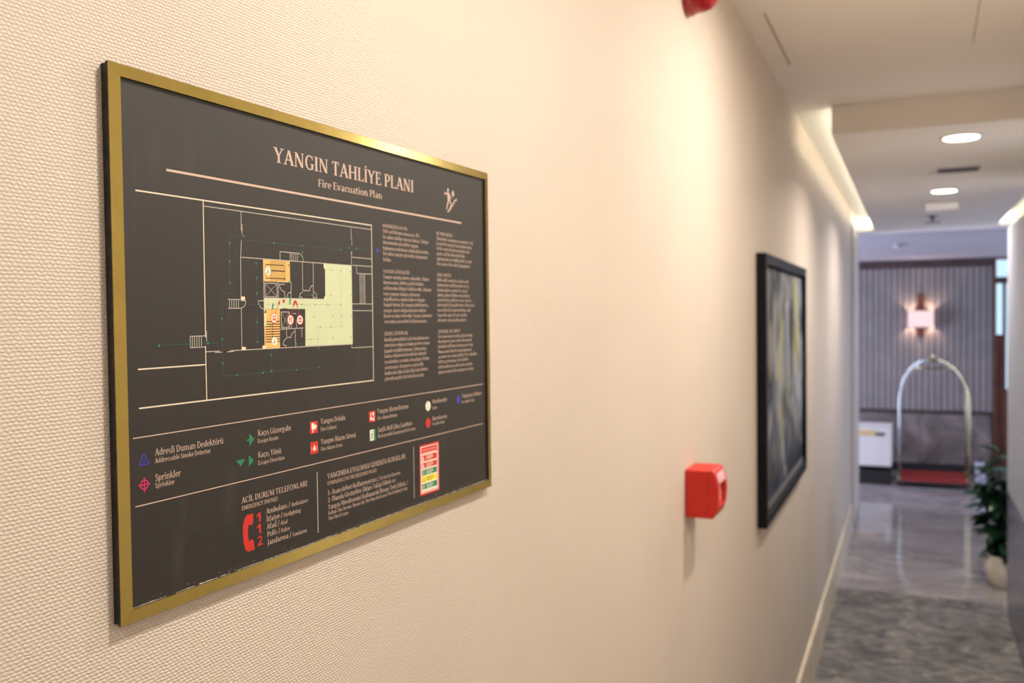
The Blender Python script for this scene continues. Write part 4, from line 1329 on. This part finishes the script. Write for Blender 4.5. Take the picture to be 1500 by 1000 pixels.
def ctop(m, P):
    for q in range(2):
        for k in range(9):
            rect(m, P, 382.0 + k * 3.1, 63.0 - q * 2.9 - 1.0, 384.3 + k * 3.1, 63.0 - q * 2.9 + 0.5)


print_part('card_heading_print', M_CARDPINK, ctop, 1.8, card)

# chipped white edge along the frame, as on the real board
rnd = random.Random(3)


def chips(m, P):
    u = FL + 0.2
    while u < SW - FR - 1:
        w = rnd.uniform(1.5, 7.0)
        h0, h1 = rnd.uniform(0.2, 0.75), rnd.uniform(0.2, 0.75)
        if rnd.random() < 0.86:
            m.poly([P(u, FB - 0.1), P(u + w, FB - 0.1), P(u + w, FB + h1), P(u + w * 0.55, FB + min(h0, h1) * 0.8), P(u, FB + h0)])
        u += w
    for k in range(46):
        u = rnd.uniform(FL, SW - FR - 8)
        v = FB + 1.2 + abs(rnd.gauss(0, 1.6))
        s_ = rnd.uniform(0.15, 0.5)
        m.poly([P(u - s_, v - s_ * 0.5), P(u + s_ * 1.3, v - s_ * 0.2), P(u + s_, v + s_ * 0.6), P(u - s_ * 0.6, v + s_ * 0.5)])
    for k in range(34):
        v = FB + 2 + abs(rnd.gauss(0, 90))
        if v > SH - FT - 6:
            continue
        h_ = rnd.uniform(0.5, 3.0)
        rect(m, P, FL - 0.1, v, FL + rnd.uniform(0.15, 0.5), v + h_)
    for v, h_ in ((308, 20), (338, 14)):
        rect(m, P, FL - 0.1, v, FL + 0.45, v + h_)


print_part('chipped_edge', M_WEAR, chips, 0.6)['kind'] = 'stuff'


def scr(m, P):
    for k in range(60):
        u = rnd.uniform(230, SW - FR - 6)
        v = FB + 1.0 + rnd.uniform(0, 6.0) * (u - 150) / 380
        w = rnd.uniform(2, 12)
        line(m, P, u, v, min(u + w, SW - FR - 1), v + rnd.uniform(-0.2, 0.5), rnd.uniform(0.15, 0.5))


print_part('scuff_marks', M_SMUDGE, scr, 0.5)['kind'] = 'stuff'

# ------------------------------------------------------------------ fire alarm call point
AY0, AY1, AZ0, AZ1 = 1.9386, 2.0405, 1.3642, 1.4672
t = tag(empty('fire_alarm_call_point', (0, 0.5 * (AY0 + AY1), AZ0)), 'red square fire alarm call point on wall between sign and painting', 'fire alarm')
hw = 0.5 * (AY1 - AY0)
H = AZ1 - AZ0
prof = [(0, 0), (0.058, 0)]
for k in range(9):
    a = k / 8
    prof.append((0.062 + 0.010 * math.sin(PI * a) ** 0.8, 0.003 + (H - 0.006) * a))
prof += [(0.058, H), (0, H)]
b = MB()
# the housing: hollow at the front behind the bezel
b.prism([(0, 0), (0.050, 0), (0.050, H), (0, H)], 'y', -hw, hw)
b.build('housing', M_REDPL, t, bevel=0.003)
bz = MB()
for (ya, yb, za, zb) in ((-hw, hw, 0, 0.024), (-hw, hw, 0.070, H), (-hw, -hw + 0.016, 0.024, 0.070), (hw - 0.016, hw, 0.024, 0.070)):
    pr = [(0.0495, za)] + [p for p in prof[1:-1] if za <= p[1] <= zb]
    for zz in (za, zb):
        if 0 < zz < H:
            a = (zz - 0.003) / (H - 0.006)
            pr.append((0.062 + 0.010 * math.sin(PI * a) ** 0.8, zz))
    pr.append((0.0495, zb))
    head, tail = pr[0], pr[-1]
    mid = sorted(pr[1:-1], key=lambda p: p[1])
    bz.prism([head] + mid + [tail], 'y', ya, yb)
o = bz.build('bezel', M_REDPL, t, bevel=0.0012)
boxo('press_plate', 0.050, -hw + 0.017, 0.025, 0.060, hw - 0.017, 0.069, M_WHITEPL, t, bevel=0.001)
b = MB(); b.lathe([(0.011, 0), (0.010, 0.002), (0.003, 0.003)], (0.060, 0, 0.047), 'x', 20); b.build('press_dot', M_BLACKFR, t)
b = MB()
n = 6
for k in range(n):
    z0, z1 = 0.074 + 0.021 * k / n, 0.074 + 0.021 * (k + 1) / n
    x0, x1 = [0.0624 + 0.010 * math.sin(PI * (z - 0.003) / (H - 0.006)) ** 0.8 for z in (z0, z1)]
    b.quad((x0, -hw + 0.014, z0), (x0, hw - 0.014, z0), (x1, hw - 0.014, z1), (x1, -hw + 0.014, z1))
b.build('label_strip', mat('pale_pink_label', (0.72, 0.42, 0.48), 0.3), t)

# ------------------------------------------------------------------ red sounder above
t = tag(empty('fire_alarm_sounder', (0, 1.985, 2.505)), 'dark red round alarm sounder high on wall, cut by photo top', 'alarm')
b = MB(); b.lathe([(0.060, 0.0), (0.060, 0.012), (0.056, 0.016)], (0, 0, 0), 'x', 28); b.build('base', M_REDDK, t)
b = MB(); b.lathe([(0.056, 0.016), (0.055, 0.034), (0.050, 0.052), (0.038, 0.064), (0.018, 0.069)], (0, 0, 0), 'x', 28); smooth_angle(b.build('dome', M_REDDK, t), 50)

# ------------------------------------------------------------------ painting
PY0, PY1, PZ0, PZ1, PD = 2.938, 4.15, 1.122, 1.990, 0.031
pw, ph = PY1 - PY0, PZ1 - PZ0
t = tag(empty('framed_painting', (0, PY0, PZ0)), 'abstract blue grey and yellow painting in a black frame', 'painting')
fwid = 0.034
for q in ([(0, ph), (pw, ph), (pw - fwid, ph - fwid), (fwid, ph - fwid)], [(pw, ph), (pw, 0), (pw - fwid, fwid), (pw - fwid, ph - fwid)],
          [(pw, 0), (0, 0), (fwid, fwid), (pw - fwid, fwid)], [(0, 0), (0, ph), (fwid, ph - fwid), (fwid, fwid)]):
    b = MB(); b.prism(q, 'x', 0.001, PD); b.build('frame_bar', M_BLACKFR, t, bevel=0.0015)
boxo('backing', 0.0005, 0.01, 0.01, 0.006, pw - 0.01, ph - 0.01, M_DARK, t)
boxo('canvas', 0.006, fwid + 0.008, fwid + 0.022, 0.016, pw - fwid - 0.008, ph - fwid - 0.008, M_ART, t)
boxo('mount_lip', 0.006, fwid, fwid, 0.018, pw - fwid, fwid + 0.024, M_GREYLIP, t)

# ------------------------------------------------------------------ wall sconce on far wall
t = tag(empty('wall_sconce', (0.552, YFAR, 1.72)), 'lit wall sconce with pink glass shade and brown bar', 'wall lamp')
boxo('back_bar', -0.037, -0.028, -0.195, 0.037, 0.0, 0.275, M_WOOD, t, bevel=0.004)
b = MB()
W_, D_, Hh, th = 0.13, 0.13, 0.089, 0.006
b.box(-W_, -D_, -Hh, W_, -D_ + th, Hh); b.box(-W_, -D_ + th, -Hh, -W_ + th, -0.012, Hh); b.box(W_ - th, -D_ + th, -Hh, W_, -0.012, Hh)
b.build('shade', M_SHADE, t)
b = MB(); b.box(-0.12, -0.034, -0.006, 0.12, -0.026, 0.006); b.build('bracket', M_WOOD, t)
for sx in (-1, 1):
    for sz in (-1, 1):
        d = bpy.data.lights.new('sconce_lamp', 'SPOT')
        d.energy = 4.0; d.color = (1.0, 0.68, 0.52); d.spot_size = math.radians(105); d.spot_blend = 0.6; d.shadow_soft_size = 0.012
        lo = bpy.data.objects.new('sconce_lamp', d); COL.objects.link(lo); lo.parent = t
        lo.location = (sx * 0.080, -0.080, sz * 0.05)
        v = Vector((sx * 0.35, 0.25, sz * 1.0))
        lo.rotation_euler = v.to_track_quat('-Z', 'Y').to_euler()

# ------------------------------------------------------------------ luggage cart
CX, CY, CWH, CDP = 0.665, 10.22, 0.325, 0.60
t = tag(empty('luggage_cart', (CX, CY + CDP / 2, 0)), 'brass birdcage luggage cart with red carpeted deck', 'luggage cart')
hd = CDP / 2
boxo('deck', -CWH + 0.012, -hd, 0.056, CWH - 0.012, hd, 0.080, M_REDCARPET, t, bevel=0.006)
b = MB()
b.box(-CWH - 0.02, -hd - 0.012, 0.042, CWH + 0.02, hd + 0.012, 0.058)
b.build('base_frame', M_DARK, t, bevel=0.004)
zt, zs = 1.30, 0.86
for sx in (-1, 1):
    for sy in (-1, 1):
        pts = [(sx * CWH, sy * (hd - 0.03), 0.052), (sx * CWH, sy * (hd - 0.03), 0.45), (sx * CWH, sy * (hd - 0.03), zs)]
        for k in range(1, 13):
            a = PI / 2 * k / 12
            r = math.cos(a)
            pts.append((sx * (0.012 + (CWH - 0.012) * r), sy * (0.01 + (hd - 0.04) * r), zs + (zt - zs) * math.sin(a)))
        b = MB(); b.tube(pts, 0.011, 12)
        o = b.build('post', M_BRASS if sx > 0 else M_CHROME, t, smooth=True)
        b = MB(); b.lathe([(0.024, 0.058), (0.026, 0.075), (0.024, 0.095), (0.014, 0.10)], (sx * CWH, sy * (hd - 0.03), 0), n=12); b.build('post_collar', M_BRASS, t)
b = MB(); b.lathe([(0.016, zt - 0.03), (0.034, zt - 0.02), (0.036, zt + 0.005), (0.014, zt + 0.018), (0.022, zt + 0.034), (0.018, zt + 0.052), (0.004, zt + 0.062)], (0, 0, 0), n=14)
b.build('finial', M_BRASS, t, smooth=True)
b = MB(); b.tube([(-0.19, 0, zt - 0.085), (0, 0, zt - 0.095), (0.19, 0, zt - 0.085)], 0.011, 8); b.build('hanging_bar', M_BRASS, t, smooth=True)
for sx in (-1, 1):
    for sy in (-1, 1):
        b = MB(); b.lathe([(0.018, -0.010), (0.0225, -0.007), (0.0225, 0.007), (0.018, 0.010)], (sx * (CWH - 0.04), sy * (hd - 0.05), 0.0225), 'x', 16)
        w = b.build('wheel', M_TYRE, t)
        b = MB(); b.lathe([(0.010, -0.0115), (0.010, 0.0115)], (sx * (CWH - 0.04), sy * (hd - 0.05), 0.0225), 'x', 12); b.build('hub', M_CHROME, w)

# ------------------------------------------------------------------ white cabinet on a black base, left of the cart
t = tag(empty('white_cabinet', (-0.13, 10.52, 0)), 'low white cabinet on black base beside luggage cart', 'cabinet')
boxo('base', -0.42, -0.28, 0.0, 0.385, 0.30, 0.150, M_TYRE, t, bevel=0.004)
boxo('body', -0.42, -0.30, 0.195, 0.395, 0.30, 0.585, M_WHITEPL, t, bevel=0.008)
boxo('shadow_gap', -0.40, -0.27, 0.150, 0.370, 0.28, 0.195, M_BLACKFR, t)
boxo('gold_plate', -0.10, -0.305, 0.515, 0.24, -0.299, 0.572, mat('gold_paint', (0.75, 0.55, 0.26), 0.4), t)
boxo('dark_slot', 0.24, -0.304, 0.515, 0.33, -0.299, 0.548, M_DARK, t)

# ------------------------------------------------------------------ pale bin right of the cart
t = tag(empty('waste_bin', (1.10, 10.45, 0)), 'slim pale bin standing right of the luggage cart', 'bin')
b = MB(); b.lathe([(0.045, 0.0), (0.048, 0.02), (0.052, 0.26), (0.050, 0.27)], (0, 0, 0), n=18); smooth_angle(b.build('body', M_BIN, t), 50)
b = MB(); b.lathe([(0.053, 0.262), (0.054, 0.274), (0.040, 0.288), (0.012, 0.292)], (0, 0, 0), n=18); smooth_angle(b.build('lid', M_DARK, t), 50)

# ------------------------------------------------------------------ potted plant past the end of the right wall
rp = random.Random(11)
PX, PYY = 1.020, 6.72
t = tag(empty('potted_plant', (PX, PYY, 0)), 'leafy dark green plant in cream pot beside right wall end', 'plant')
b = MB()
b.lathe([(0.085, 0.0), (0.105, 0.03), (0.128, 0.09), (0.130, 0.14), (0.118, 0.19), (0.110, 0.205), (0.098, 0.205), (0.096, 0.17)], (0, 0, 0), n=28)
smooth_angle(b.build('pot', M_POT, t), 50)
b = MB(); b.lathe([(0.100, 0.168), (0.098, 0.178), (0.05, 0.186)], (0, 0, 0), n=20); b.build('soil', M_SOIL, t)
lm = MB()
# one leaf: folded along the midrib, pointed, drooping
L_, WL = 0.13, 0.034
row = []
for k in range(6):
    s_ = k / 5
    w = WL * math.sin(PI * min(1, s_ * 0.92 + 0.04)) ** 0.8
    zc = -0.045 * s_ * s_
    row.append(((-w, s_ * L_, zc + 0.25 * w), (0, s_ * L_, zc), (w, s_ * L_, zc + 0.25 * w)))
for k in range(5):
    for c in (0, 1):
        lm.quad(row[k][c], row[k][c + 1], row[k + 1][c + 1], row[k + 1][c])
leaf0 = lm.build('leaf', M_LEAF, t, smooth=True)
leaf_me = leaf0.data
stems = []
for k in range(9):
    a = 2 * PI * k / 9 + rp.uniform(-0.2, 0.2)
    hgt = rp.uniform(0.45, 0.92) if k else 0.96
    rad = rp.uniform(0.08, 0.23) if k else 0.03
    pts = [(0.03 * math.cos(a), 0.03 * math.sin(a), 0.17)]
    for j in range(1, 6):
        s_ = j / 5
        pts.append(((0.03 + rad * s_ ** 1.3) * math.cos(a), (0.03 + rad * s_ ** 1.3) * math.sin(a), 0.17 + (hgt - 0.17) * s_))
    b = MB(); b.tube(pts, 0.005, 6); b.build('stem', M_STEM, t)
    stems.append(pts)
first = True
for pts in stems:
    for k in range(31):
        s_ = rp.uniform(0.08, 1.0) * 5
        j = min(4, int(s_)); fr = s_ - j
        p = Vector(pts[j]).lerp(Vector(pts[j + 1]), fr)
        o = leaf0 if first else leaf0.copy()
        if not first:
            COL.objects.link(o)
            o.parent = t
        first = False
        o.location = p
        o.rotation_euler = (rp.uniform(-0.5, 0.75), rp.uniform(-0.4, 0.4), rp.uniform(0, 2 * PI))
        sc = rp.uniform(0.75, 1.35)
        o.scale = (sc, sc, sc)
